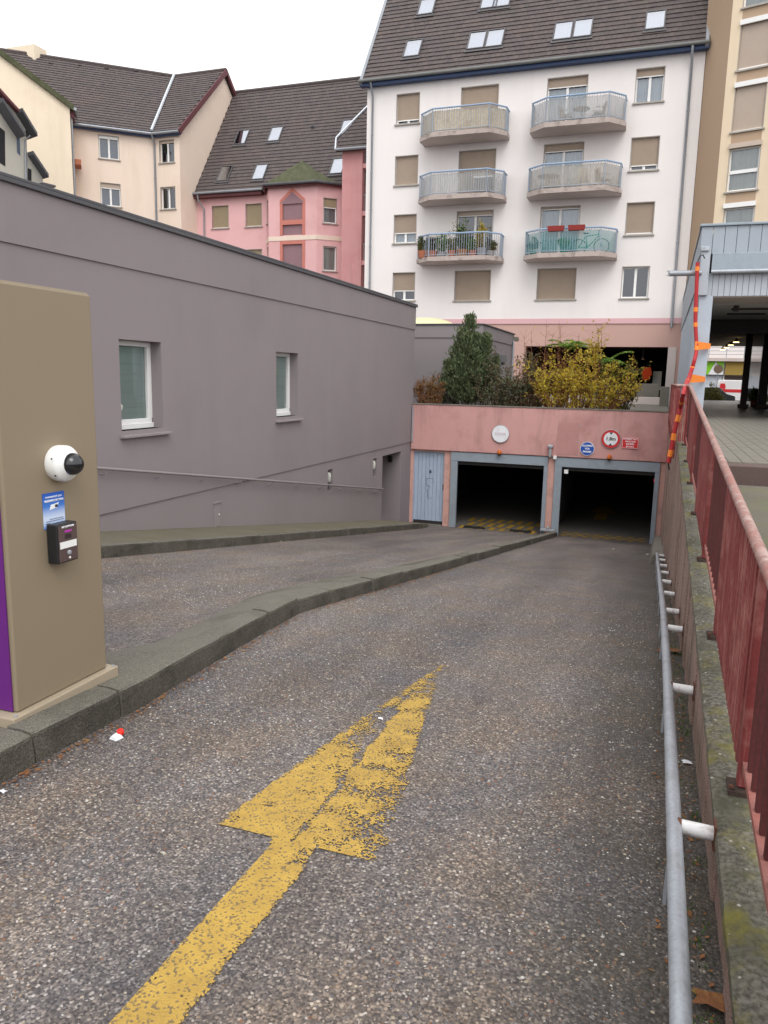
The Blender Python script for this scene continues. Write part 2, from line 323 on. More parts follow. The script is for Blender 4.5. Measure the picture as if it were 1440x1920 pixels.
def stickermat():
    m, n, b = newmat('sticker'); tc = n.nodes.new('ShaderNodeTexCoord'); sp = n.nodes.new('ShaderNodeSeparateXYZ'); n.links.new(tc.outputs['Generated'], sp.inputs[0])
    c = ramp(n, sp.outputs[2], [(0, (.06, .20, .62)), (.12, (.45, .58, .85)), (.30, (.62, .72, .90)), (.62, (.06, .20, .62)), (1, (.02, .10, .48))])
    n.links.new(c, b.inputs['Base Color']); b.inputs['Roughness'].default_value = .35
stickermat()
def emis(name, col, s):
    m, n, b = newmat(name); b.inputs['Base Color'].default_value = (*col, 1)
    b.inputs['Emission Color'].default_value = (*col, 1); b.inputs['Emission Strength'].default_value = s
emis('lamp_glow', (1, .72, .35), 4)

# ---------------------------------------------------------------- mesh builder
class MB:
    def __init__(s): s.v = []; s.f = []; s.m = []; s.mats = []
    def _mi(s, mat):
        if mat not in s.mats: s.mats.append(mat)
        return s.mats.index(mat)
    def poly(s, pts, mat):
        i = len(s.v); s.v += [tuple(p) for p in pts]; s.f.append(tuple(range(i, i+len(pts)))); s.m.append(s._mi(mat)); return s
    def hexa(s, p, mat):
        """p: 8 points, bottom ring 0-3 then top ring 4-7"""
        i = len(s.v); s.v += [tuple(q) for q in p]; k = s._mi(mat)
        for f in ((3, 2, 1, 0), (4, 5, 6, 7), (0, 1, 5, 4), (1, 2, 6, 5), (2, 3, 7, 6), (3, 0, 4, 7)):
            s.f.append(tuple(i+j for j in f)); s.m.append(k)
        return s
    def box(s, x0, x1, y0, y1, z0, z1, mat):
        return s.hexa([(x0, y0, z0), (x1, y0, z0), (x1, y1, z0), (x0, y1, z0), (x0, y0, z1), (x1, y0, z1), (x1, y1, z1), (x0, y1, z1)], mat)
    def boxT(s, T, u0, u1, z0, z1, d0, d1, mat):
        return s.hexa([T(u0, z0, d0), T(u1, z0, d0), T(u1, z0, d1), T(u0, z0, d1), T(u0, z1, d0), T(u1, z1, d0), T(u1, z1, d1), T(u0, z1, d1)], mat)
    def prism(s, ring0, ring1, mat, cap=True):
        n = len(ring0); i = len(s.v); s.v += [tuple(p) for p in ring0]+[tuple(p) for p in ring1]; k = s._mi(mat)
        for a in range(n):
            b = (a+1) % n; s.f.append((i+a, i+b, i+n+b, i+n+a)); s.m.append(k)
        if cap:
            s.f.append(tuple(i+a for a in reversed(range(n)))); s.m.append(k)
            s.f.append(tuple(i+n+a for a in range(n))); s.m.append(k)
        return s
    def tube(s, pts, r, mat, n=8, cap=True):
        pts = [Vector(p) for p in pts]; rr = r if isinstance(r, (list, tuple)) else [r]*len(pts)
        i0 = len(s.v); k = s._mi(mat); prev = None
        for j, p in enumerate(pts):
            t = (pts[min(j+1, len(pts)-1)]-pts[max(j-1, 0)]).normalized()
            a = Vector((0, 0, 1)) if abs(t.z) < .9 else Vector((1, 0, 0))
            if prev is not None:
                x = (prev - t*prev.dot(t)).normalized()
            else: x = t.cross(a).normalized()
            prev = x; y = t.cross(x)
            for q in range(n):
                w = 2*math.pi*q/n; s.v.append(tuple(p+(x*math.cos(w)+y*math.sin(w))*rr[j]))
        for j in range(len(pts)-1):
            for q in range(n):
                a, b = i0+j*n+q, i0+j*n+(q+1) % n
                s.f.append((a, b, b+n, a+n)); s.m.append(k)
        if cap:
            s.f.append(tuple(i0+q for q in reversed(range(n)))); s.m.append(k)
            e = i0+(len(pts)-1)*n; s.f.append(tuple(e+q for q in range(n))); s.m.append(k)
        return s
    def lathe(s, o, ax, prof, mat, n=20, cap=True):
        """profile (radius, height along axis ax) turned about o"""
        o = Vector(o); ax = Vector(ax).normalized(); a = Vector((0, 0, 1)) if abs(ax.z) < .9 else Vector((1, 0, 0))
        x = ax.cross(a).normalized(); y = ax.cross(x); i0 = len(s.v); k = s._mi(mat)
        for r, h in prof:
            for q in range(n):
                w = 2*math.pi*q/n; s.v.append(tuple(o+ax*h+(x*math.cos(w)+y*math.sin(w))*r))
        for j in range(len(prof)-1):
            for q in range(n):
                p, b = i0+j*n+q, i0+j*n+(q+1) % n
                s.f.append((p, b, b+n, p+n)); s.m.append(k)
        if cap:
            s.f.append(tuple(i0+q for q in reversed(range(n)))); s.m.append(k)
            e = i0+(len(prof)-1)*n; s.f.append(tuple(e+q for q in range(n))); s.m.append(k)
        return s
    def mesh(s, name, smooth=False):
        me = bpy.data.meshes.new(name); me.from_pydata(s.v, [], s.f)
        for q in s.mats: me.materials.append(MATS[q])
        me.polygons.foreach_set('material_index', s.m)
        if smooth: me.polygons.foreach_set('use_smooth', [True]*len(s.f))
        me.update(); return me
    def build(s, name, parent=None, smooth=False, bevel=0, fix=True):
        me = s.mesh(name, smooth)
        if fix:
            b = bmesh.new(); b.from_mesh(me); bmesh.ops.recalc_face_normals(b, faces=b.faces); b.to_mesh(me); b.free()
        o = bpy.data.objects.new(name, me); COL.objects.link(o)
        if bevel:
            bv = o.modifiers.new('bevel', 'BEVEL'); bv.width = bevel; bv.segments = 2; bv.limit_method = 'ANGLE'; bv.angle_limit = math.radians(40)
        if smooth:
            try: me.set_sharp_from_angle(angle=math.radians(45))
            except Exception: pass
        if parent is not None: adopt(o, parent)
        return o
WBASE = {}
def adopt(o, parent):
    o.parent = parent
    if parent.name in WBASE: o.matrix_parent_inverse = Matrix.Translation(-WBASE[parent.name])
def tag(o, label=None, cat=None, group=None, kind=None):
    if label: o['label'] = label
    if cat: o['category'] = cat
    if group: o['group'] = group
    if kind: o['kind'] = kind
    return o
def thing(name, base, label, cat, group=None):
    """an Empty at the thing's base; its parts are meshed in world coordinates"""
    o = bpy.data.objects.new(name, None); COL.objects.link(o); o.location = base; o.empty_display_size = .2
    WBASE[o.name] = Vector(base); return tag(o, label, cat, group)
def inst(name, me, parent, M=None):
    o = bpy.data.objects.new(name, me); COL.objects.link(o)
    if parent is not None: adopt(o, parent)
    if M is not None: o.matrix_basis = M
    return o
def setting(o, kind='structure'): o['kind'] = kind; return o
def text_mesh(name, body, size, M, mat, parent, bold=0.0):
    cu = bpy.data.curves.new(name, 'FONT'); cu.body = body; cu.size = size; cu.align_x = 'CENTER'; cu.align_y = 'CENTER'; cu.offset = bold; cu.extrude = .0015
    cu.resolution_u = 2
    t = bpy.data.objects.new(name, cu); COL.objects.link(t); bpy.context.view_layer.update()
    me = bpy.data.meshes.new_from_object(t); bpy.data.objects.remove(t); me.materials.clear(); me.materials.append(MATS[mat])
    me.transform(M); o = bpy.data.objects.new(name, me); COL.objects.link(o)
    if parent is not None: adopt(o, parent)
    return o
def frameM(o, x, y):
    x = Vector(x).normalized(); y = Vector(y).normalized(); z = x.cross(y)
    m = Matrix((x, y, z)).transposed().to_4x4(); return Matrix.Translation(Vector(o)) @ m

# ---------------------------------------------------------------- road profile
_ys = [-40, -4, 0, 2.9, 6, 9.07, 24, 60]; _zs = [.006, .004, -.03, -.13, -.42, -.87, -3.17, -3.17]
_ms = [0]*8
for i in range(1, 7):
    a = (_zs[i]-_zs[i-1])/(_ys[i]-_ys[i-1]); b = (_zs[i+1]-_zs[i])/(_ys[i+1]-_ys[i]); _ms[i] = 0 if a*b <= 0 else 2*a*b/(a+b)
_ms[5] = _ms[6] = -.154
def road(y):
    if y >= 24: return -3.17
    i = max(0, min(6, sum(1 for q in _ys if q <= y)-1)); h = _ys[i+1]-_ys[i]; t = (y-_ys[i])/h
    return _zs[i]*(2*t**3-3*t*t+1)+h*_ms[i]*(t**3-2*t*t+t)+_zs[i+1]*(3*t*t-2*t**3)+h*_ms[i+1]*(t**3-t*t)
def atR(px, py, off=0.0):
    d = ray(px, py); t = .2
    g = lambda t: (CAMP+d*t).z-road((CAMP+d*t).y)-off
    while g(t) > 0 and t < 80: t += .05
    lo, hi = t-.05, t
    for _ in range(30):
        md = (lo+hi)/2
        if g(md) > 0: lo = md
        else: hi = md
    return CAMP+d*lo
def ledge(y): return -.026+.0624*y if y < 12 else .723+(y-12)*.0045
# ================================================================ SETTING
XL, XR, YG, YF = -7.55, .30, 24.0, 37.8
g = MB(); B = 600
for (x0, x1, y0, y1) in ((-B, XL-.2, -B, B), (XR+.1, B, -B, B), (XL-.2, XR+.1, -B, -6), (XL-.2, XR+.1, 41.5, B)):
    g.poly([(x0, y0, 0), (x1, y0, 0), (x1, y1, 0), (x0, y1, 0)], 'asphalt_far')
setting(g.build('ground', fix=False))

def strip(name, xs, y0, y1, step, off, mat, zf=road, solid=None):
    """sheet that follows a lengthwise profile; xs(y) gives its left and right edges"""
    b = MB(); k = b._mi(mat); ys = list(np.arange(y0, y1, step))+[y1]; nx = 5
    for y in ys:
        a, c = xs(y)
        for q in range(nx): x = a+(c-a)*q/(nx-1); b.v.append((x, y, zf(y)+off))
    for j in range(len(ys)-1):
        for q in range(nx-1):
            i = j*nx+q; b.f.append((i, i+1, i+nx+1, i+nx)); b.m.append(k)
    return b.build(name, fix=False)
KB = [(-12, -2.46), (3.2, -2.46), (4.3, -2.57), (5.65, -2.73), (6.3, -2.68), (7.2, -2.63), (9.2, -2.63), (22.4, -2.66), (23.8, -2.68)]
KL = [(-12, -3.30), (3.3, -3.22), (3.8, -3.07), (4.92, -3.2), (6.04, -3.42), (6.86, -3.41), (11.36, -3.25), (22.5, -3.08), (23.8, -3.04)]
def interp(tb, y):
    for (a, p), (b, q) in zip(tb, tb[1:]):
        if y <= b: return p+(q-p)*max(0, (y-a)/(b-a))
    return tb[-1][1]
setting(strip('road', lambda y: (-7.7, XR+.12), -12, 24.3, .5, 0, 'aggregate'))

# median kerb: stones (each its own piece) with a concrete fill behind
mf = MB(); k_ = mf._mi('fill_concrete'); ys = list(np.arange(-3, 23.75, .18))+[23.75]; nx = 6
for y in ys:
    xa, xb = interp(KL, y), interp(KB, y)-.145; zl = interp([(-3, .12), (3.3, .12), (4.3, .010), (24, .008)], y)
    for q in range(nx):
        t = q/(nx-1); mf.v.append((xa+(xb-xa)*t+random.uniform(-.008, .008)*(0 < q < nx-1), y, road(y)+zl+(.118-zl)*t**.8+random.uniform(-.004, .004)))
for j in range(len(ys)-1):
    for q in range(nx-1): i = j*nx+q; mf.f.append((i, i+1, i+nx+1, i+nx)); mf.m.append(k_)
for a, b_ in zip(ys, ys[1:]):
    if a < 4.4: mf.poly([(interp(KL, a), a, road(a)-.02), (interp(KL, b_), b_, road(b_)-.02), (interp(KL, b_), b_, road(b_)+interp([(-3, .12), (3.3, .12), (4.3, .010), (24, .008)], b_)), (interp(KL, a), a, road(a)+interp([(-3, .12), (3.3, .12), (4.3, .010), (24, .008)], a))], 'fill_concrete')
med = setting(mf.build('median_kerb', fix=False))
def kerb_stone(name, parent, a, b, xr, w, h, mat, r=.02, side=1):
    """kerb stone between distances a and b: rounded outer arris, follows the slope"""
    q = MB(); R0 = []; jz = random.uniform(-.008, .008); jx = random.uniform(-.008, .008); ns = 9; J = lambda k=.0015: random.uniform(-k, k)
    for i in range(ns):
        y = a+.007+(b-a-.014)*i/(ns-1); x = xr(y)+jx; z = road(y)+jz; cz = .010 if i in (0, ns-1) else 0; ch = J(.0025)
        R0.append([(x-side*w, y, z-.05), (x, y, z-.05), (x-side*(.004+cz*.5)+J(), y, z+h*.5), (x-side*(.006+cz)+J(), y, z+h-.022+ch), (x-side*(.011+cz)+J(), y, z+h-.007-cz*.5+ch), (x-side*.024, y, z+h-.001-cz*.3), (x-side*.085, y, z+h+.003+J(.002)), (x-side*w, y, z+h+.003)])
    for i in range(ns-1):
        for k in range(7): q.poly([R0[i][k], R0[i][k+1], R0[i+1][k+1], R0[i+1][k]], 'kerb_face_dark' if 1 <= k <= 3 else mat)
    q.poly(R0[0][::-1], mat); q.poly(R0[-1], mat)
    return q.build(name, parent)
bounds = [-3, -2, -1, 0, .95, 1.75, 2.46, 3.04, 4.24, 5.0, 5.66, 6.25, 7.2, 8.2, 9.2, 10.2, 11.2, 12.2, 13.2, 14.2, 15.2, 16.2, 17.2, 18.2, 19.2, 20.2, 21.2, 22.2, 23.0, 23.75]
for a, b in zip(bounds, bounds[1:]):
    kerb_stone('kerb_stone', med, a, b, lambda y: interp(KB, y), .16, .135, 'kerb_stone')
# pavement beside the grey building
pav = setting(strip('pavement', lambda y: (XL-.2, interp([(4, -6.05), (21, -6.28), (24, -6.33)], y)-.1), 3, 21.3, .5, .15, 'concrete_moss'))
for k in range(18):
    a = 3.3+k; b = min(a+1, 21.3)
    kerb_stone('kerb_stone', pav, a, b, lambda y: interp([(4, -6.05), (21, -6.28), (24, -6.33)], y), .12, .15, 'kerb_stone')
pe = MB(); pe.hexa([(XL-.2, 21.28, road(21.3)-.1), (-6.3, 21.28, road(21.3)-.1), (-6.5, 22.6, road(22.6)-.1), (XL-.2, 22.6, road(22.6)-.1), (XL-.2, 21.28, road(21.3)+.15), (-6.29, 21.28, road(21.3)+.15), (-6.5, 22.6, road(22.6)+.10), (XL-.2, 22.6, road(22.6)+.10)], 'concrete_moss')
pe.build('pavement_end', pav, bevel=.03)

# painted arrow
def arrow():
    b = MB(); k = b._mi('yellow_paint'); W_ = []; st = .02; vid = {}
    def wear(x, y):
        cx = -1.14 - .036*max(0, y-2.3)
        if y < 2.33:
            return .33+(.10 if y > 2.2 and x > cx+.03 else 0)+.05*abs(x-cx)/.08 if abs(x-cx) < .09 else 2
        t = (y-2.30)/(4.75-2.30); half = .345*max(0.0, 1-t)
        if abs(x-cx) > half or t > 1: return 2
        e = 1-abs(x-cx)/max(half, .01); gap = cx-.025+.018*math.sin(y*3)
        if abs(x-gap) < (.010+.016*max(0, math.sin(y*4.1)))*min(1, max(0, (.85-t)/.2)): return .60
        if x < gap:
            w = .36+.16*min(1, max(0, (t-.22)/.3))+.10*max(0, (x-(gap-.13))/.13)*(.12 < t < .55)-.04*(t > .60)
        else:
            w = min(.40+.03*math.sin(y*5)+.16*max(0, (x-cx-.10)/.22)+1.2*max(0, t-.66), .515)
        if e < .15 and t < .7: w += .07*(1-e/.15)
        return w
    for iy in range(int((4.80-.4)/st)):
        for ix in range(int(.76/st)):
            y = .4+iy*st; x = -1.52+ix*st
            if wear(x+st/2, y+st/2) > 1: continue
            q = []
            for dx, dy in ((0, 0), (1, 0), (1, 1), (0, 1)):
                key = (ix+dx, iy+dy)
                if key not in vid:
                    X = -1.52+key[0]*st; Y = .4+key[1]*st; vid[key] = len(b.v); w = wear(X, Y)
                    b.v.append((X, Y, road(Y)+.004)); W_.append(min(w, .62))
                q.append(vid[key])
            b.f.append(tuple(q)); b.m.append(k)
    o = b.build('arrow_marking', fix=False); at = o.data.attributes.new('wear', 'FLOAT', 'POINT'); at.data.foreach_set('value', W_)
    tag(o, 'worn yellow direction arrow painted on the ramp surface', 'road marking')
arrow()

# pale stones of the exposed aggregate standing a little proud near the viewer
def pebbles(n, name, mats, rr, seed, x0, x1, y0, y1):
    r = np.random.default_rng(seed); V = []; F = []; M = []
    for i in range(n):
        y = y0+(y1-y0)*r.random()**1.8; x = x0+(x1-x0)*r.random()
        if x < interp(KB, y)+.03 and x > interp(KL, y)-.03: continue
        if -1.5 < x < -.78 and y < 4.5: 
            if r.random() < .85: continue
        s = rr[0]+(rr[1]-rr[0])*r.random()**2; a = r.random()*6.28; e = .55+.4*r.random(); z = road(y); i0 = len(V)
        ca, sa = math.cos(a), math.sin(a)
        for q in range(6):
            w = q*math.pi/3+r.random()*.5; u, v = s*math.cos(w), s*e*math.sin(w)
            V.append((x+u*ca-v*sa, y+u*sa+v*ca, z-.001))
        for q in range(6):
            u, v = (V[i0+q][0]-x)*.6, (V[i0+q][1]-y)*.6; V.append((x+u, y+v, z+s*.22))
        for q in range(6): F.append((i0+q, i0+(q+1) % 6, i0+6+(q+1) % 6, i0+6+q))
        F.append(tuple(i0+6+q for q in range(6))); M += [int(r.integers(len(mats)))]*7
    me = bpy.data.meshes.new(name); me.from_pydata(V, [], F)
    for q in mats: me.materials.append(MATS[q])
    me.polygons.foreach_set('material_index', M); me.update()
    o = bpy.data.objects.new(name, me); COL.objects.link(o); o['kind'] = 'stuff'; o['label'] = 'pale stones of the exposed aggregate set in the ramp surface'
pm('peb_cream', (.36, .31, .24), .7, .3, 30, 90, 0)
pm('peb_rust', (.20, .10, .06), .7, .3, 30, 90, 0)
pm('peb_white', (.46, .44, .41), .6, .2, 30, 90, 0)
pm('peb_tan', (.27, .20, .14), .7, .3, 30, 90, 0)
pm('peb_grey', (.14, .135, .14), .7, .3, 30, 90, 0)
pm('peb_brown', (.12, .085, .06), .7, .3, 30, 90, 0)
pebbles(32000, 'gravel', ['peb_tan', 'peb_grey', 'peb_brown', 'peb_cream', 'peb_brown', 'peb_grey', 'peb_rust', 'peb_white'], (.003, .0085), 3, -2.7, .26, .9, 9)
pebbles(7000, 'gravel', ['peb_tan', 'peb_grey', 'peb_brown', 'peb_white'], (.004, .009), 4, -6.0, -3.2, 5.5, 13)

# ================================================================ GENERIC FACADE TOOLS
def frame(O, U):
    O = Vector(O); U = Vector((U[0], U[1], 0)).normalized(); N = Vector((U.y, -U.x, 0))
    return lambda u, z, d=0.0: O+U*u+Vector((0, 0, z))-N*d
def wall_mesh(b, T, u0, u1, z0, z1, ops, mat, depth=.18, rmat=None):
    us = sorted({u0, u1, *[o[0] for o in ops], *[o[1] for o in ops]}); zs = sorted({z0, z1, *[o[2] for o in ops], *[o[3] for o in ops]})
    us = [u for u in us if u0 <= u <= u1]; zs = [z for z in zs if z0 <= z <= z1]
    for a, c in zip(us, us[1:]):
        for e, f in zip(zs, zs[1:]):
            mu, mz = (a+c)/2, (e+f)/2
            if any(o[0] < mu < o[1] and o[2] < mz < o[3] for o in ops): continue
            b.poly([T(a, e), T(c, e), T(c, f), T(a, f)], mat)
    for o in ops:
        a, c, e, f = o[:4]; dd = o[4] if len(o) > 4 else depth; r = rmat or mat
        e = max(e, z0); f = min(f, z1)
        b.poly([T(a, e), T(a, f), T(a, f, dd), T(a, e, dd)], r); b.poly([T(c, e), T(c, e, dd), T(c, f, dd), T(c, f)], r)
        if o[3] <= z1: b.poly([T(a, f), T(c, f), T(c, f, dd), T(a, f, dd)], r)
        if o[2] >= z0: b.poly([T(a, e), T(a, e, dd), T(c, e, dd), T(c, e)], r)
def window(parent, T, u0, u1, z0, z1, d=.14, leaves=2, shut=0.0, room='room_dark', curtain=None, smat='shutter', sill=True, fmat='white_frame', door=False, box=True, sillw=.07, silld=.08, name='window', gm='glass'):
    """framed window set back in its opening: sash, panes, roller shutter lowered by the share shut, sill"""
    fw = .055; b = MB(); H = z1-z0; zs = z1-H*shut
    b.boxT(T, u0, u1, z0, z0+fw*1.3, d, d+.07, fmat); b.boxT(T, u0, u1, z1-fw, z1, d, d+.07, fmat)
    for a in (u0, u1-fw): b.boxT(T, a, a+fw, z0+fw*1.3, z1-fw, d, d+.07, fmat)
    for k in range(1, leaves):
        c = u0+(u1-u0)*k/leaves; b.boxT(T, c-.055, c+.055, z0+fw*1.3, z1-fw, d-.012, d+.06, fmat)
    w = b.build(name, parent)
    for k in range(leaves):
        a = u0+(u1-u0)*k/leaves+.045; c = u0+(u1-u0)*(k+1)/leaves-.045
        if shut < .97: MB().poly([T(a, z0+.05, d+.04), T(c, z0+.05, d+.04), T(c, z1-.04, d+.04), T(a, z1-.04, d+.04)], gm).build('pane', w, fix=False)
        if curtain and shut < .97:
            q = MB(); n = 14
            for j in range(n):
                p0, p1 = a+(c-a)*j/n, a+(c-a)*(j+1)/n; e0, e1 = d+.11+.02*(j % 2), d+.11+.02*((j+1) % 2)
                q.poly([T(p0, z0+.06, e0), T(p1, z0+.06, e1), T(p1, z1-.04, e1), T(p0, z1-.04, e0)], curtain)
            q.build('curtain', w, fix=False)
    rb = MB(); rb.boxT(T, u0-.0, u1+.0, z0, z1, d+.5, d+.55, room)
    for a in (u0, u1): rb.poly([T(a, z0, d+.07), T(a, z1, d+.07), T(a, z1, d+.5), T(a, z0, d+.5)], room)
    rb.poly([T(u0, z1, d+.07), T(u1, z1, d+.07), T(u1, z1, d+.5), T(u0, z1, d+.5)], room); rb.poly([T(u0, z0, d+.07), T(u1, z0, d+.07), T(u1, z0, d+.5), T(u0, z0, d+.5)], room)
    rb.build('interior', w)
    if shut > 0:
        q = MB(); n = max(2, int((z1-zs)/.05)); hh = (z1-zs)/n
        for j in range(n):
            e, f = zs+j*hh, zs+(j+1)*hh
            q.hexa([T(u0+.02, e, d-.035), T(u1-.02, e, d-.035), T(u1-.02, e, d-.01), T(u0+.02, e, d-.01), T(u0+.02, f-.004, d-.045), T(u1-.02, f-.004, d-.045), T(u1-.02, f-.004, d-.01), T(u0+.02, f-.004, d-.01)], smat)
        q.build('shutter', w)
        MB().boxT(T, u0+.02, u1-.02, zs-.045, zs-.003, d-.05, d-.012, 'white_frame').build('shutter_bar', w)
    elif box:
        MB().boxT(T, u0+.01, u1-.01, z1-.16, z1-.02, d-.05, d-.008, smat).build('shutter_box', w)
    q = MB()
    for a in (u0-.03, u1): q.boxT(T, a, a+.03, z0, z1, -.005, .03, 'sill')
    q.boxT(T, u0-.03, u1+.03, z1, z1+.035, -.012, .03, 'sill'); q.build('surround', w)
    if sill: MB().boxT(T, u0-.09, u1+.09, z0-sillw, z0-.002, -silld, d, 'sill').build('sill', w, bevel=.008)
    return w
def downpipe(parent, pts, r=.05, mat='zinc', name='downpipe', brackets=True):
    b = MB(); b.tube(pts, r, mat, 10)
    p = [Vector(q) for q in pts]
    for a, c in zip(p, p[1:]):
        L_ = (c-a).length
        if brackets and L_ > 2 and abs((c-a).normalized().z) > .9:
            for k in range(1, int(L_/2.0)+1):
                q = a.lerp(c, k/(int(L_/2.0)+1)); b.lathe(q-Vector((0, 0, .03)), (0, 0, 1), [(r*1.25, 0), (r*1.25, .06)], mat, 10)
    return b.build(name, parent, smooth=True)
def roof_frame(O, U, pitch):
    """T(u, s, h): along the eave, up the slope, out of the roof"""
    O = Vector(O); U = Vector((U[0], U[1], 0)).normalized(); N = Vector((U.y, -U.x, 0))
    S = (-N*math.cos(pitch)+Vector((0, 0, math.sin(pitch)))).normalized(); H = U.cross(S).normalized()
    if H.z < 0: H = -H
    return (lambda u, s, h=0.0: O+U*u+S*s+H*h), U, S, H
TILE = None
def tile_points(T, u, s, w, e):
    r = random.uniform(-.005, .005)
    return [T(u+.004, s-.05, .030+r), T(u+w-.004, s-.05, .030+r), T(u+w-.004, s+e, .0), T(u+.004, s+e, .0), T(u+.004, s-.05, .066+r), T(u+w-.004, s-.05, .066+r), T(u+w-.004, s+e, .022), T(u+.004, s+e, .022)]
def tiled_roof(bld, T, U, S, H, width, length, inside, w=.25, e=.30, singles=0, u_start=0.0, thick=.15, slabpoly=None):
    """slab > tiles; the lowest `singles` tiles are pieces of their own, the others are one mesh of real tiles"""
    sl_ = MB(); pts = slabpoly or [(u_start, 0), (width, 0), (width, length), (u_start, length)]
    sl_.prism([T(a, c, -thick) for a, c in pts], [T(a, c, 0) for a, c in pts], 'roof_tile'); roof = sl_.build('roof', bld)
    rest = MB(); n1 = 0; me = None; row = 0; s = 0.06
    while s < length-.05:
        u = u_start+(.02 if row % 2 == 0 else w/2)
        while u+w < width+.02:
            if inside(u+w/2, s+e/2):
                if n1 < singles:
                    if me is None:
                        L0 = lambda a, c, h=0.0: Vector((a, c, h)); tb = MB(); tb.hexa(tile_points(L0, 0, 0, w, e), 'roof_tile'); me = tb.mesh('tile')
                    M = Matrix((U, S, H)).transposed().to_4x4(); M.translation = T(u, s, random.uniform(-.004, .006)); inst('tile', me, roof, M); n1 += 1
                else: rest.hexa(tile_points(T, u, s, w, e), 'roof_tile')
            u += w
        s += e; row += 1
    o = rest.build('tiles', roof, fix=False); o['kind'] = 'stuff'
    return roof
def skylight(bld, T, u0, u1, s0, s1, gm='roof_glass', inner='curtain'):
    b = MB(); f = .055
    for a, c, p, q in ((u0, u1, s0, s0+f), (u0, u1, s1-f, s1), (u0, u0+f, s0+f, s1-f), (u1-f, u1, s0+f, s1-f)):
        b.hexa([T(a, p, .0), T(c, p, .0), T(c, q, .0), T(a, q, .0), T(a, p, .13), T(c, p, .13), T(c, q, .13), T(a, q, .13)], 'skylight_frame')
    k = b.build('skylight', bld)
    MB().hexa([T(u0+f, s0+f, .07), T(u1-f, s0+f, .07), T(u1-f, s1-f, .07), T(u0+f, s1-f, .07), T(u0+f, s0+f, .105), T(u1-f, s0+f, .105), T(u1-f, s1-f, .105), T(u0+f, s1-f, .105)], gm).build('pane', k)
    MB().poly([T(u0+f, s0+f, .066), T(u1-f, s0+f, .066), T(u1-f, s1-f, .066), T(u0+f, s1-f, .066)], inner).build('blind', k, fix=False)
    MB().hexa([T(u0-.06, s0-.16, .08), T(u1+.06, s0-.16, .08), T(u1+.06, s0, .05), T(u0-.06, s0, .05), T(u0-.06, s0-.16, .105), T(u1+.06, s0-.16, .105), T(u1+.06, s0, .09), T(u0-.06, s0, .09)], 'skylight_frame').build('flashing', k)
    return k

# ================================================================ GREY BUILDING BESIDE THE RAMP
gb = thing('grey_building', (-12, 14, 0), 'low mauve-grey rendered building with two small windows along the ramp', 'building')
TG = frame((XL, 0, 0), (0, 1))
b = MB()
ops = [(9.56, 10.59, .72, 2.07, .23), (14.52, 15.55, .72, 2.07, .23)]
wall_mesh(b, TG, -8, 24.0, -.46, 3.10, ops, 'grey_render')
TG2 = frame((XL-.022, 0, 0), (0, 1))
ops2 = [(17.27, 17.58, -1.22, -.68, .12), (20.46, 20.77, -1.23, -.70, .12), (21.25, 23.0, -3.2, -.69, 1.1)]
wall_mesh(b, TG2, -8, 24.0, -3.4, -.46, ops2, 'grey_render')
b.poly([TG(-8, -.46), TG(24, -.46), TG2(24, -.46), TG2(-8, -.46)], 'grey_render')
TG3 = frame((XL+.022, 0, 0), (0, 1))
b.poly([TG3(-8, 3.10), TG3(24.02, 3.10), TG3(24.02, 3.84), TG3(-8, 3.84)], 'grey_render')
b.poly([TG3(-8, 3.10), TG(-8, 3.10), TG(24.02, 3.10), TG3(24.02, 3.10)], 'grey_render')
b.poly([(XL, 24, .6), (XL, 24, 3.1), (-17, 24, 3.1), (-17, 24, .6)], 'grey_render')
b.poly([(XL+.022, 24.02, 3.1), (XL+.022, 24.02, 3.84), (-17, 24.02, 3.84), (-17, 24.02, 3.1)], 'grey_render')
b.poly([(-17, 24, -3), (-17, 24, 3.84), (-17, -8, 3.84), (-17, -8, -3)], 'grey_render')
b.poly([(-17, -8, -3), (-17, -8, 3.84), (XL, -8, 3.84), (XL, -8, -3)], 'grey_render')
b.poly([(XL+.02, -8, 3.80), (XL+.02, 24, 3.80), (-17, 24, 3.80), (-17, -8, 3.80)], 'coping')
b.build('wall', gb, fix=False)
c = MB(); c.box(XL-.3, XL+.06, -8, 24.08, 3.843, 3.885, 'coping'); c.box(XL+.045, XL+.062, -8, 24.08, 3.79, 3.843, 'coping'); c.box(-17, XL-.3, 23.7, 24.08, 3.843, 3.885, 'coping')
c.build('coping', gb, bevel=.008)
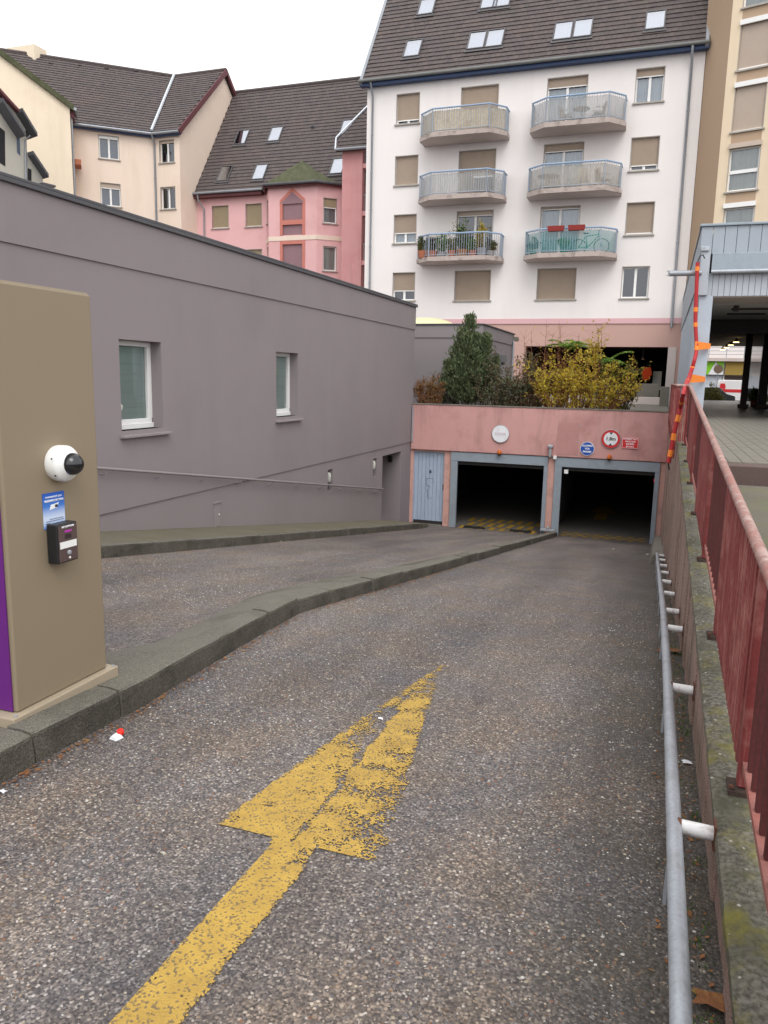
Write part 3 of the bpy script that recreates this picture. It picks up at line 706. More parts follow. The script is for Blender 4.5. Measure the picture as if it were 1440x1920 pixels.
for u0, u1 in ((9.56, 10.59), (14.52, 15.55)):
    w = MB(); T = TG
    w.boxT(T, u0, u1, .72, .80, .18, .27, 'white_frame'); w.boxT(T, u0+.02, u1-.02, .80, .87, .20, .27, 'white_frame'); w.boxT(T, u0, u1, 1.99, 2.07, .2, .27, 'white_frame')
    for a in (u0, u1-.10): w.boxT(T, a, a+.10, .87, 1.99, .20, .27, 'white_frame')
    w = w.build('window', gb, bevel=.006)
    MB().poly([T(u0+.09, .86, .25), T(u1-.09, .86, .25), T(u1-.09, 2.0, .25), T(u0+.09, 2.0, .25)], 'glass').build('pane', w, fix=False)
    q = MB()
    for j in range(48):
        z = .87+j*.0235; q.hexa([T(u0+.08, z, .262), T(u1-.08, z, .262), T(u1-.08, z, .263), T(u0+.08, z, .263), T(u0+.08, z+.025, .272), T(u1-.08, z+.025, .272), T(u1-.08, z+.025, .273), T(u0+.08, z+.025, .273)], 'blind_green')
    q.build('blind', w)
    s = MB(); s.boxT(T, u0-.05, u1+.13, .615, .655, -.085, .2, 'grey_paint'); s.boxT(T, u0+.01, u1-.01, .655, .72, .02, .25, 'grey_paint'); s.build('sill', w, bevel=.006)
    if u0 < 10:
        MB().lathe(T(u0+.28, 1.06, .23), (1, 0, 0), [(.001, -.012), (.05, -.01), (.055, 0), (.03, .01), (.001, .012)], 'curtain_warm', 10).build('ornament', w)
# niches with bulkhead lamps, recessed doorway, hatch
for u0, u1, z0, z1 in ((17.27, 17.58, -1.22, -.68), (20.46, 20.77, -1.23, -.70)):
    n_ = MB(); n_.poly([TG2(u0, z0, .118), TG2(u1, z0, .118), TG2(u1, z1, .118), TG2(u0, z1, .118)], 'black_plastic')
    n_ = n_.build('lamp_niche', gb, fix=False)
    MB().lathe(TG2((u0+u1)/2, z0+.22, .05), (0, 0, 1), [(.04, 0), (.06, .02), (.065, .15), (.05, .22), (.02, .25)], 'curtain_warm', 12).build('lamp', n_, smooth=True)
d = MB(); d.poly([TG2(21.25, -3.2, 1.09), TG2(23.0, -3.2, 1.09), TG2(23.0, -.69, 1.09), TG2(21.25, -.69, 1.09)], 'grey_render_b'); dr = d.build('doorway', gb, fix=False)
MB().boxT(TG2, 21.6, 22.7, -2.85, -.85, 1.02, 1.085, 'grey_paint').build('door', dr, bevel=.01)
MB().box(XL-.45, XL-.30, 22.93, 22.995, -1.05, -.85, 'black_plastic').build('spotlight', dr, bevel=.02)
h0 = atX(401, 945, XL-.02); h1 = atX(413, 985, XL-.02)
hb = MB(); hb.boxT(TG2, h0.y, h1.y, h1.z, h0.z, -.012, .0, 'grey_paint'); hb.boxT(TG2, h0.y-.02, h1.y+.02, h0.z, h0.z+.03, -.03, 0, 'grey_paint'); hb = hb.build('meter_hatch', gb, bevel=.006)
MB().lathe(TG2((h0.y+h1.y)/2+.05, (h0.z+h1.z)/2, -.012), (1, 0, 0), [(.018, 0), (.018, .01)], 'white_plastic', 8).build('knob', hb)
# handrail: a thing fixed on the wall
hr0 = atX(188, 878, XL+.09); hr1 = atX(719, 917, XL+.09); dv = (hr1-hr0)/(hr1.y-hr0.y)
hs_ = hr0+dv*(-4)
hr = thing('handrail', (XL+.05, 9, road(9)+.15), 'slender grey painted handrail sloping down along the grey wall', 'handrail')
MB().tube([hs_, hr1, hr1+Vector((-.05, .03, 0)), hr1+Vector((-.11, .03, 0))], .024, 'grey_paint', 10).build('tube', hr, smooth=True)
for k in range(13):
    p = hr1+dv*(-.5-1.28*k); p.x = XL+.09
    q = MB(); q.tube([p+Vector((0, 0, -.015)), p+Vector((0, 0, -.07)), p+Vector((-.06, 0, -.085)), p+Vector((-.115, 0, -.085))], .009, 'grey_paint', 6)
    q.lathe(p+Vector((-.118, 0, -.085)), (1, 0, 0), [(.032, 0), (.032, .012)], 'grey_paint', 10); q.build('bracket', hr)

# second grey block behind the planting bed
g2 = thing('rear_grey_block', (-11, 30, .7), 'flat roofed grey block with a sloping coping behind the conifer', 'building')
T2 = frame((-16.5, 27, 0), (1, 0)); T2s = frame((-6.03, 27, 0), (0, 1))
b = MB()
b.poly([T2(0, .5), T2(10.47, .5), T2(10.47, 3.02), T2(0, 3.02)], 'grey_render_b'); b.poly([T2s(0, .5), T2s(6, .5), T2s(6, 3.02), T2s(0, 3.02)], 'grey_render_b')
b.box(-16.5, -6.0, 26.97, 33, 3.02, 3.46, 'grey_render_b'); b.poly([(-16.5, 33, .5), (-6.03, 33, .5), (-6.03, 33, 3.02), (-16.5, 33, 3.02)], 'grey_render_b'); b.poly([(-16.5, 27, .5), (-16.5, 33, .5), (-16.5, 33, 3.02), (-16.5, 27, 3.02)], 'grey_render_b')
b.build('wall', g2, fix=False)
c = MB(); c.box(-16.5, -5.95, 26.92, 27.25, 3.463, 3.50, 'coping'); c.box(-6.25, -5.95, 27.25, 33.05, 3.463, 3.50, 'coping'); c.build('coping', g2, bevel=.006)
MB().box(-6.2, -5.85, 32.7, 33.3, 3.2, 3.36, 'concrete').build('cornice', g2)
downpipe(g2, [(-5.94, 32.6, 3.2), (-5.94, 32.6, .7)], .04, 'galv')
db = MB(); p = atY(800, 600, 29.5)
db.lathe((p.x-.25, 30.2, 3.45), (0, 0, 1), [(1.32, 0), (1.30, .10), (1.16, .26), (.92, .38), (.55, .47), (.2, .50), (.01, .505)], 'yellow_dome', 28)
db = db.build('skylight_dome', None, smooth=True); tag(db, 'pale yellow dome skylight on the flat grey roof', 'skylight')

# ================================================================ GARAGE FRONT
gf = thing('garage_front', (-3.6, YG, road(24)), 'stained pink concrete front of the garage with two vehicle openings', 'wall')
TGa = frame((XL, YG, 0), (1, 0))
U_ = lambda x: x-XL
b = MB()
ops = [(U_(-7.47), U_(-6.43), -3.35, -.75, .2), (U_(-6.2), U_(-3.12), -3.35, -.71, .35), (U_(-2.91), U_(.14), -3.35, -.71, .35)]
wall_mesh(b, TGa, -.12, 7.85, -3.35, -.69, ops, 'pink_pillar', rmat='pink_pillar')
b.build('pillars', gf, fix=False)
b = MB(); b.box(XL+.005, XR-.005, YG-.10, YG+.22, -.69, .76, 'pink_wall'); b.build('beam', gf, bevel=.015)
b = MB(); b.box(-2.88, -2.24, YG-.104, YG-.099, -.62, .36, 'pink_stain'); st = b.build('stain_patch', gf)
for x, z in ((-2.86, .30), (-2.24, .29), (-2.28, -.2), (-2.27, -.6)): MB().lathe((x, YG-.104, z), (0, -1, 0), [(.018, 0), (.018, .012)], 'galv', 8).build('bolt', gf)
c = MB(); c.box(XL+.01, XR-.01, YG-.12, YG+.25, .762, .785, 'concrete'); c.build('coping', gf)
# steel portal frames
for x0, x1, wl, wr, zb in ((-6.2, -3.12, .22, .12, -.71), (-2.91, .14, .22, .13, -.71)):
    b = MB(); b.box(x0, x1, YG-.06, YG+.06, -1.0, zb, 'steel_frame'); b.box(x0, x0+wl, YG-.055, YG+.05, -3.3, -1.003, 'steel_frame'); b.box(x1-wr, x1, YG-.055, YG+.05, -3.3, -1.003, 'steel_frame')
    b.build('portal_frame', gf, bevel=.008)
    b = MB(); b.box(x0+wl, x1-wr, YG+.08, YG+.14, -1.12, -1.01, 'dark_metal'); b.build('door_track', gf)
b = MB(); b.box(-3.22, -2.78, YG-.30, YG-.07, road(23.8)+.14, road(23.8)+.20, 'galv'); b.lathe((-3.0, YG-.2, road(23.8)+.2), (0, 0, 1), [(.05, 0), (.05, .06), (.02, .08)], 'galv', 10); b.build('bumper_bracket', gf, bevel=.01)
# plank door
dt = thing('plank_door', (-6.95, YG, -3.1), 'pale blue vertical plank door beside the garage opening', 'door')
for k in range(8):
    a = -7.45+k*.1265; q = MB(); q.box(a, a+.121, YG+.085+.004*(k % 2), YG+.12, -3.04, -.78, 'door_blue'); q.build('plank', dt, bevel=.006)
q = MB()
for a, c_, e, f in ((-7.47, -6.43, -.78, -.75), (-7.475, -7.452, -3.1, -.78), (-6.442, -6.42, -3.1, -.78)): q.box(a, c_, YG+.05, YG+.14, e, f, 'door_blue')
q.build('frame', dt); MB().box(-7.46, -6.44, YG+.10, YG+.13, -3.3, -3.04, 'dark_metal').build('backing', dt)
MB().box(-7.5, -6.4, YG-.15, YG+.05, -3.35, road(24)+.03, 'concrete').build('threshold', dt)
MB().box(-6.475, -6.45, YG+.06, YG+.085, -2.0, -1.8, 'dark_metal').build('hinge', dt)
text_mesh('door_mark', '8', .15, frameM((-6.91, YG+.078, -1.42), (1, 0, 0), (0, 0, 1)), 'ink', dt, .004)
gq = MB()
for pts in (((-7.05, -1.62), (-7.04, -1.86), (-6.9, -1.92)), ((-7.02, -1.66), (-6.82, -1.62), (-6.8, -1.78)), ((-7.0, -2.0), (-6.98, -2.3), (-6.85, -2.28))):
    gq.tube([(x, YG+.083, z) for x, z in pts], .006, 'ink', 4)
gq.build('graffiti', dt)
# inside of the garage
gi = setting(MB().box(-7.4, 1.2, YG+.3, 40.5, -3.4, -3.17, 'garage_floor').build('garage_floor'))
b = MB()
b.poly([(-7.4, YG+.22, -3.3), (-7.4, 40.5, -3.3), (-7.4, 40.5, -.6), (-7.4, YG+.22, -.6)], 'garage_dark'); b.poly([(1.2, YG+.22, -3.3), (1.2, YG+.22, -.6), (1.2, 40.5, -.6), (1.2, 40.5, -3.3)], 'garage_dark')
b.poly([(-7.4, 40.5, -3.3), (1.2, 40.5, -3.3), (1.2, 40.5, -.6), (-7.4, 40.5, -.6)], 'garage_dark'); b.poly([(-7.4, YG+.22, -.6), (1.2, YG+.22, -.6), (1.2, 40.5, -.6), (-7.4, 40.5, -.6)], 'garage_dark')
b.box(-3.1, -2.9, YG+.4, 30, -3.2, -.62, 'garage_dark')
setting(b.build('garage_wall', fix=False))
# yellow hatch bars on the garage floor and rubber speed bumps
def hatch(x0, x1, y0, y1, z, n, label):
    hm = MB()
    for k in range(n):
        a = x0+(x1-x0)*k/n; w = (x1-x0)/n*.5; sh = .55
        for j in range(3):
            p0, p1 = y0+(y1-y0)*j/3+.02, y0+(y1-y0)*(j+1)/3-.05
            o = (j % 2)*w
            if a+o+w+.05 > x1: continue
            hm.poly([(a+o, p0, z), (a+o+w, p0, z), (a+o+w+.05, p1, z), (a+o+.05, p1, z)], 'hatch_yellow')
    tag(hm.build('hatch_marking', fix=False), label, 'road marking', 'yellow hatching at the garage openings')
pm('hatch_yellow', (.33, .20, .02), .7, .25, 3, 40, .1, dirt=(.10, .08, .04), da=.9, ds=2.5)
hatch(-5.9, -3.3, 23.7, 26.0, -3.17+.012, 8, 'faded yellow hatching on the garage floor nearer the blue door')
hatch(-2.65, .0, 24.05, 24.75, -3.17+.012, 8, 'narrow yellow hatching on the garage floor under the height limit sign')
hm = MB(); hm.poly([(-1.9, 27.5, -3.158), (-1.5, 27.5, -3.158), (-1.5, 29, -3.158), (-1.2, 29, -3.158), (-1.7, 31, -3.158), (-2.2, 29, -3.158), (-1.9, 29, -3.158)], 'hatch_yellow')
tag(hm.build('arrow_marking', fix=False), 'dim yellow arrow on the floor deep inside the garage', 'road marking')
for x, yy in ((-5.45, 23.75), (-3.85, 23.75)):
    p = atR(888 if x < -5 else 975, 990 if x < -5 else 997)
    q = MB(); n = 6
    for k in range(n):
        a = p.x-.32+k*.11; q.hexa([(a, p.y-.14, road(p.y)-.01), (a+.09, p.y-.14, road(p.y)-.01), (a+.09, p.y+.16, road(p.y)-.03), (a, p.y+.16, road(p.y)-.03), (a, p.y-.05, road(p.y)+.06), (a+.09, p.y-.05, road(p.y)+.06), (a+.09, p.y+.08, road(p.y)+.05), (a, p.y+.08, road(p.y)+.05)], 'rubber')
    q.box(p.x-.34, p.x+.36, p.y-.15, p.y+.17, road(p.y)-.05, road(p.y)+.015, 'rubber')
    o = q.build('speed_bump', None, bevel=.01)
    tag(o, 'black rubber ramp pad at the entry nearer the blue door' if x < -5 else 'black rubber ramp pad beside the middle pillar of the garage', 'speed bump')
for zz in (0,):
    e = MB(); e.box(-2.62, -2.5, YG-.04, YG+.02, -1.2, -1.08, 'white_plastic'); o = e.build('sensor', gf)
    MB().box(-.02, .03, YG-.04, YG+.02, -1.3, -1.2, 'sign_red').build('sensor', gf)

# signs, beacons, camera on the pink beam
yb = YG-.10
def disc(b, x, z, r, y0, y1, mat, n=32): b.lathe((x, y0, z), (0, -1, 0), [(r, 0), (r, y0-y1)], mat, n)
tM = lambda x, z, y: frameM((x, y, z), (1, 0, 0), (0, 0, 1))
s = thing('faded_sign', (-4.62, yb, -.33), 'faded round white sign with a barely visible bar on the pink beam', 'road sign')
b = MB(); disc(b, -4.62, -.07, .265, yb-.02, yb-.045, 'sign_white'); b.build('plate', s, bevel=.004)
MB().box(-4.80, -4.44, yb-.0485, yb-.0455, -.115, -.03, 'faint_ink').build('bar', s)
b = MB(); b.lathe((-4.62, yb-.02, -.07), (0, -1, 0), [(.268, 0), (.275, .005), (.275, .028), (.266, .032)], 'galv', 32, False); b.build('rim', s, smooth=True)
s = thing('height_limit_sign', (-1.31, yb, -.36), 'round red rimmed height limit sign reading 1.8m', 'road sign')
b = MB(); disc(b, -1.31, -.075, .27, yb-.02, yb-.04, 'sign_red'); b.build('plate', s, bevel=.003)
b = MB(); disc(b, -1.31, -.075, .20, yb-.0405, yb-.0435, 'sign_white'); b.build('face', s)
b = MB()
for sg in (1, -1): b.prism([(-1.31-.05, yb-.044, -.075+sg*.195), (-1.31+.05, yb-.044, -.075+sg*.195), (-1.31, yb-.044, -.075+sg*.125)], [(-1.31-.05, yb-.047, -.075+sg*.195), (-1.31+.05, yb-.047, -.075+sg*.195), (-1.31, yb-.047, -.075+sg*.125)], 'ink')
b.build('pointer', s)
text_mesh('lettering', '1.8m', .145, tM(-1.31, -.075, yb-.046), 'ink', s, .004)
b = MB(); b.lathe((-1.31, yb-.018, -.075), (0, -1, 0), [(.272, 0), (.282, .004), (.282, .026), (.270, .03)], 'galv', 32, False); b.build('rim', s, smooth=True)
s = thing('headlights_sign', (-1.97, yb, -.62), 'round blue sign telling drivers to switch on headlights', 'road sign')
b = MB(); disc(b, -1.97, -.40, .21, yb-.015, yb-.03, 'sign_white'); b.build('rim', s)
b = MB(); disc(b, -1.97, -.40, .195, yb-.0305, yb-.034, 'sign_blue'); b.build('plate', s)
for k, t in enumerate(('ALLUMEZ', 'VOS', 'PHARES')): text_mesh('lettering', t, .072, tM(-1.97, -.31-.09*k, yb-.036), 'sticker_text', s, .003)
s = thing('gas_ban_sign', (-.75, yb, -.35), 'small red rectangular sign banning gas-powered vehicles', 'road sign')
b = MB(); b.box(-.985, -.515, yb-.03, yb-.012, -.335, -.005, 'sign_red'); b.build('plate', s, bevel=.003)
b = MB()
for a, c_, e, f in ((-.975, -.525, -.02, -.012), (-.975, -.525, -.328, -.32), (-.975, -.967, -.32, -.02), (-.533, -.525, -.32, -.02)): b.box(a, c_, yb-.0325, yb-.0305, e, f, 'sticker_text')
b.build('border', s)
for k, t in enumerate(('INTERDIT AUX', 'VEHICULES', 'EQUIPES', 'EN G.P.L')): text_mesh('lettering', t, .060, tM(-.75, -.055-.075*k, yb-.032), 'sticker_text', s, .002)
for x, z, l in ((-4.62, -.63, 'amber beacon under the faded round sign'), (-1.31, -.60, 'amber beacon under the height limit sign')):
    s = thing('warning_beacon', (x, yb, z-.1), l, 'beacon')
    MB().lathe((x, yb-.07, z-.11), (0, 0, 1), [(.05, 0), (.055, .02), (.055, .05)], 'black_plastic', 14).build('socket', s)
    MB().lathe((x, yb-.07, z-.06), (0, 0, 1), [(.062, 0), (.066, .02), (.06, .09), (.035, .12), (.005, .128)], 'amber', 16).build('lens', s, smooth=True)
    MB().box(x-.03, x+.03, yb-.06, yb, z-.10, z-.06, 'galv').build('bracket', s)
s = thing('surveillance_camera', (-3.05, yb, -.75), 'grey bullet camera hung above the middle garage pillar', 'camera')
MB().box(-3.13, -2.98, yb-.16, yb-.001, -.42, -.33, 'galv').build('hood', s, bevel=.02)
MB().lathe((-3.055, yb-.09, -.70), (0, 0, 1), [(.05, 0), (.052, .08), (.042, .16), (.042, .28)], 'galv', 14).build('body', s, smooth=True)
MB().box(-2.96, -2.86, yb-.06, yb-.001, -.77, -.66, 'white_plastic').build('junction_box', s, bevel=.01)
# conduit at the corner of pink wall and grey wall
q = MB(); q.box(XL+.03, XL+.07, YG-.14, YG-.105, -.45, .7, 'galv'); o = q.build('conduit'); tag(o, 'thin grey cable conduit between the grey wall and pink beam', 'conduit')

# ================================================================ KIOSK AND WHAT IS FIXED TO IT
KX = -2.655
kz = 0.0
k = thing('parking_kiosk', (-2.85, 2.9, kz), 'tall beige metal parking kiosk with a purple front standing on the kerb', 'kiosk')
b = MB(); b.box(KX-.42, KX, 2.56, 3.165, .055, 1.963, 'kiosk_beige'); b.build('cabinet', k, bevel=.008)
b = MB(); b.box(KX-.41, KX-.022, 2.552, 2.558, .06, 1.16, 'purple'); b.build('front_panel', k)
b = MB(); b.box(KX-.47, KX+.035, 2.50, 3.215, kz-.05, .053, 'kiosk_base'); b.build('base_plate', k, bevel=.006)
MB().box(KX-.41, KX-.01, 2.575, 3.155, 1.9635, 1.972, 'kiosk_base').build('lid', k)
for y in (2.53, 3.195):
    MB().lathe((KX+.018, y, .053), (0, 0, 1), [(.008, 0), (.008, .006)], 'galv', 6).build('bolt', k)
c = atX(108, 868, KX)
dc = thing('dome_camera', (KX, c.y, c.z-.085), 'white dome security camera with a dark bubble on the beige kiosk', 'camera')
MB().lathe((KX, c.y, c.z), (1, 0, 0), [(.083, 0), (.085, .01), (.085, .05), (.078, .062), (.056, .080), (.051, .084)], 'white_plastic', 40).build('housing', dc, smooth=True)
MB().lathe((KX+.080, c.y, c.z), (1, 0, 0), [(.052, 0), (.052, .011), (.048, .027), (.038, .042), (.022, .053), (.004, .057)], 'dome_black', 32).build('dome', dc, smooth=True) if 'dome_black' in MATS else None
for a, z in ((-.075, .03), (-.06, -.05)): MB().lathe((KX+.05, c.y+a*1.2, c.z+z), (.3, -1, 0), [(.004, 0), (.004, .003)], 'black_plastic', 8).build('screw', dc)
s0 = atX(78, 922, KX); s1 = atX(122, 984, KX)
sk = thing('video_notice', (KX, (s0.y+s1.y)/2, s1.z), 'small blue and white video surveillance notice below the dome camera', 'notice')
MB().box(KX+.0005, KX+.003, s0.y, s1.y, s1.z, s0.z-.012, 'sticker').build('sheet', sk)
sM = lambda y, z: frameM((KX+.004, y, z), (0, 1, 0), (0, 0, 1))
yc = (s0.y+s1.y)/2; hh = s0.z-.012-s1.z
text_mesh('lettering', 'ETABLISSEMENT SOUS', .0105, sM(yc, s1.z+hh*.88), 'sticker_text', sk)
text_mesh('lettering', 'VIDÉOPROTECTION', .0132, sM(yc, s1.z+hh*.775), 'sticker_text', sk, .0003)
q = MB(); q.prism([(KX+.0035, yc-.03, s1.z+hh*.52), (KX+.0035, yc+.018, s1.z+hh*.56), (KX+.0035, yc+.032, s1.z+hh*.70), (KX+.0035, yc-.02, s1.z+hh*.66)], [(KX+.0045, yc-.03, s1.z+hh*.52), (KX+.0045, yc+.018, s1.z+hh*.56), (KX+.0045, yc+.032, s1.z+hh*.70), (KX+.0045, yc-.02, s1.z+hh*.66)], 'sticker_text')
q.box(KX+.0046, KX+.0052, yc+.005, yc+.022, s1.z+hh*.575, s1.z+hh*.65, 'ink'); q.build('camera_picture', sk)
for j, (a, c_) in enumerate(((-.03, .055), (-.055, .06), (-.06, -.03))): MB().box(KX+.0035, KX+.0042, yc+a, yc+c_, s1.z+hh*(.25-.055*j), s1.z+hh*(.25-.055*j)+.002, 'ink').build('small_print', sk)
i0 = atX(92, 984, KX+.02); i1 = atX(133, 1048, KX+.06)
ic = thing('intercom', (KX, (i0.y+i1.y)/2, i1.z), 'black boxed help intercom with a brown face plate on the kiosk', 'intercom')
ya, yb2, za, zb2 = i0.y, i0.y+.135, i1.z-.01, i0.z
MB().box(KX+.001, KX+.062, ya, yb2, za, zb2, 'black_plastic').build('case', ic, bevel=.006)
MB().box(KX+.0625, KX+.066, ya+.008, yb2-.008, za+.008, zb2-.008, 'brown_plate').build('face_plate', ic)
iM = lambda y, z: frameM((KX+.0675, y, z), (0, 1, 0), (0, 0, 1)); ym = (ya+yb2)/2; ih = zb2-za
MB().box(KX+.0665, KX+.069, ya+.012, yb2-.016, za+ih*.38, za+ih*.55, 'white_plastic').build('label_strip', ic)
MB().box(KX+.0665, KX+.068, ym-.022, ym+.022, za+ih*.78, za+ih*.83, 'magenta').build('badge', ic) if 'magenta' in MATS else None
MB().lathe((KX+.066, ym, za+ih*.25), (1, 0, 0), [(.012, 0), (.012, .006), (.008, .009)], 'galv', 14).build('button', ic)
MB().lathe((KX+.066, ym+.004, za+ih*.12), (1, 0, 0), [(.006, 0), (.006, .003)], 'white_plastic', 10).build('indicator', ic)
for j in range(4): MB().box(KX+.0665, KX+.0675, ym-.02, ym+.02, za+ih*(.62+.03*j), za+ih*(.635+.03*j), 'black_plastic').build('speaker_slot', ic)
text_mesh('lettering', 'INTERPHONE', .013, iM(ym, za+ih*.92), 'sticker_text', ic)

# ================================================================ RIGHT-HAND RETAINING WALL, LEDGE, GUIDE RAIL, RAILING
rw = thing('retaining_wall', (XR+.1, 12, -1), 'ribbed pinkish concrete retaining wall with a mossy top along the ramp', 'wall')
b = MB(); k_ = b._mi('ledge_top'); ys = list(np.arange(-3, 12, .12))+[12, 14, 16, 18, 20, 22, 24.2]
for y in ys: b.v += [(XR+.02, y, ledge(y)-.06), (XR-.016+random.uniform(-.003, .003), y, ledge(y)-.045+random.uniform(-.006, .006)), (XR-.014+random.uniform(-.003, .003), y, ledge(y)-.012), (XR+.02, y, ledge(y)+random.uniform(-.002, .002)), (XR+.5, y, ledge(y)+.004)]
for j in range(len(ys)-1):
    for q in range(4):
        i = j*5+q; b.f.append((i, i+5, i+6, i+1)); b.m.append(k_)
b.build('capping', rw, fix=False)
MB().box(XR+.03, XR+.45, -3, 24.2, -3.6, -.25, 'rib_wall').build('core', rw)
y = -1.0
while y < 23.9:
    w = random.choice((.12, .18, .25, .33)); e = min(y+w, 23.9); dx = random.choice((0, .004, .008, .012)); q = MB()
    zt0, zt1 = ledge(y)-.02, ledge(e)-.02
    q.hexa([(XR-dx, y, road(y)-.06), (XR+.03, y, road(y)-.06), (XR+.03, e, road(e)-.06), (XR-dx, e, road(e)-.06),
            (XR-dx, y, zt0), (XR+.03, y, zt0), (XR+.03, e, zt1), (XR-dx, e, zt1)], 'rib_wall'); q.build('rib', rw, bevel=.008); y = e
vg = MB(); k_ = vg._mi('paver'); ys = list(np.arange(-10, 9.7, 1.0))
for y in ys: vg.v += [(XR+.48, y, ledge(y)+.001), (14, y, ledge(y)+.001)]
for j in range(len(ys)-1): i = 2*j; vg.f.append((i, i+1, i+3, i+2)); vg.m.append(k_)
setting(vg.build('verge', fix=False))
cb = MB(); cb.hexa([(.02, 15.2, road(15.2)-.05), (XR, 15.2, road(15.2)-.05), (XR, 23.6, road(23.6)-.05), (.05, 23.6, road(23.6)-.05), (.08, 15.2, road(15.2)+.20), (XR, 15.2, road(15.2)+.24), (XR, 23.6, road(23.6)+.30), (.12, 23.6, road(23.6)+.22)], 'concrete')
tag(cb.build('concrete_block', None, bevel=.04), 'sloping concrete kerb block at the foot of the ribbed wall', 'kerb block')
# guide rail on white stubs
gr = thing('guide_rail', (.17, 6, road(6)), 'low galvanised wheel guide rail on white pipe stubs beside the ribbed wall', 'guard rail')
pts = [(.155, yy, road(yy)+.225) for yy in (.2, 1, 1.7, 2.3, 2.8, 3.5, 4.2, 5.4, 6.7, 8, 9.4, 11, 13, 15)]
MB().tube(pts, .026, 'galv', 12).build('rail', gr, smooth=True)
for yy in (.95, 2.62, 4.2, 5.86, 6.68, 8.0, 9.35, 10.66, 12.0, 13.3, 14.6):
    z = road(yy)+.222; q = MB(); q.tube([(.165, yy, z), (.289, yy, z-.003)], .025, 'white_pipe', 12); s_ = q.build('stub', gr, smooth=True)
    MB().box(XR-.02, XR-.013, yy-.03, yy+.03, z-.05, z+.04, 'rust').build('wall_plate', s_)
    MB().lathe((.166, yy, z), (1, 0, 0), [(.029, 0), (.028, .012)], 'rust', 12).build('weld', s_)
    MB().tube([(.148, yy-.12, z-.02), (.145, yy-.12, z-.17), (.145, yy-.12, z-.24)], .012, 'galv', 6).build('strut', gr)
# red railing
RX = .395
def railz(y): return ledge(y)+.84
rl = thing('red_railing', (RX, 6, ledge(6)), 'weathered red steel railing with worn top tube on the mossy wall', 'railing')
posts = [1.36+1.51*j for j in range(8)]
MB().tube([(RX-.012, -.2, railz(-.2)), (RX-.012, 6, railz(6)), (RX-.012, 11.95, railz(11.95)), (RX-.04, 12.25, railz(12)), (.2, 12.3, railz(12)+.005)], .023, 'rail_top', 12).build('top_tube', rl, smooth=True)
for j, y in enumerate(posts):
    q = MB(); q.box(RX-.03, RX+.02, y-.025, y+.025, ledge(y)+.02, railz(y)-.02, 'rail_red'); p = q.build('post', rl, bevel=.004)
    q = MB(); q.box(RX-.06, RX+.04, y-.055, y+.055, ledge(y)-.01, ledge(y)+.016, 'foot_dark'); q.lathe((RX-.05, y-.04, ledge(y)+.02), (0, 0, 1), [(.01, 0), (.01, .012)], 'rust', 6); q.build('foot_plate', p, bevel=.003)
ends = [posts[0]-1.5]+posts+[12.1]
for j in range(len(ends)-1):
    a, c_ = ends[j]+.03, ends[j+1]-.03
    fl = j % 2 == 0 and True
    q = MB(); q.hexa([(RX-.02, a, ledge(a)+.10), (RX+.02, a, ledge(a)+.10), (RX+.02, c_, ledge(c_)+.10), (RX-.02, c_, ledge(c_)+.10), (RX-.02, a, ledge(a)+.125), (RX+.02, a, ledge(a)+.125), (RX+.02, c_, ledge(c_)+.125), (RX-.02, c_, ledge(c_)+.125)], 'rail_pale'); q.build('bottom_rail', rl)
    pale = j in (2, 4, 6, 8)
    if pale:
        n = 20; w = (c_-a)/n
        for i in range(n):
            y0 = a+i*w; q = MB(); q.box(RX-.034, RX-.012, y0+.004, y0+w*.62, ledge(y0)+.085, railz(y0)-.008, 'rail_red'); q.build('slat', rl)
    else:
        n = 12; w = (c_-a)/n
        for i in range(n):
            y0 = a+(i+.5)*w; q = MB(); q.box(RX-.01, RX+.02, y0-.012, y0+.012, ledge(y0)+.126, railz(y0)-.02, 'rail_dark'); q.build('baluster', rl)
# short return of the railing towards the ramp, and the far run above the wall
for i in range(3):
    x0 = .215+.062*i; MB().box(x0, x0+.052, 12.285, 12.297, ledge(12)+.02, railz(12)-.02, 'rail_red').build('slat', rl)
for j in range(8):
    y = 13+j*1.4; MB().box(.235, .275, y-.02, y+.02, ledge(y)-.3, railz(12)-.02, 'rail_red').build('post', rl)
MB().tube([(.255, 12.3, railz(12)), (.255, 23.8, railz(12))], .02, 'rail_top', 10).build('top_tube', rl)
MB().box(.24, .27, 12.35, 23.8, ledge(12)+.04, ledge(12)+.07, 'rail_pale').build('bottom_rail', rl)
for j in range(90):
    y = 12.4+j*.126; MB().box(.245, .262, y-.008, y+.008, ledge(12)+.07, railz(12)-.01, 'rail_red').build('baluster', rl)
# ================================================================ WHITE APARTMENT BUILDING
WX0, WX1, EZ = -14.64, .66, 15.74
wb = thing('apartment_building', (-7, 44, 0), 'white apartment block with angled balconies and a steep brown tiled roof', 'building')
TW = frame((0, YF, 0), (1, 0))
FL = [6.73, 9.48, 12.2, 15.0]
colA, colB, colC, colD = (-13.10, -11.97), (-9.90, -8.16), (-5.90, -4.15), (-2.08, -.93)
b = MB(); ops = []
for zt in FL:
    ops += [(*colA, zt-1.33, zt, .24), (*colD, zt-1.36, zt, .24)]
for zt in FL[1:]:
    ops += [(*colB, zt-2.1, zt, .24), (*colC, zt-2.1, zt, .24)]
ops += [(*colB, 5.36, FL[0], .24), (*colC, 5.36, FL[0], .24)]
wall_mesh(b, TW, WX0, WX1, 4.48, EZ+.1, ops, 'white_render')
b.poly([(WX0, YF, 0), (WX0, YF, EZ), (WX0, 50, EZ), (WX0, 50, 0)], 'white_render'); b.poly([(WX1, YF, 0), (WX1, 50, 0), (WX1, 50, EZ), (WX1, YF, EZ)], 'white_render')
for X in (WX0, WX1): b.poly([(X, YF, EZ), (X, 44.5, 25.6), (X, 51, EZ)], 'white_render')
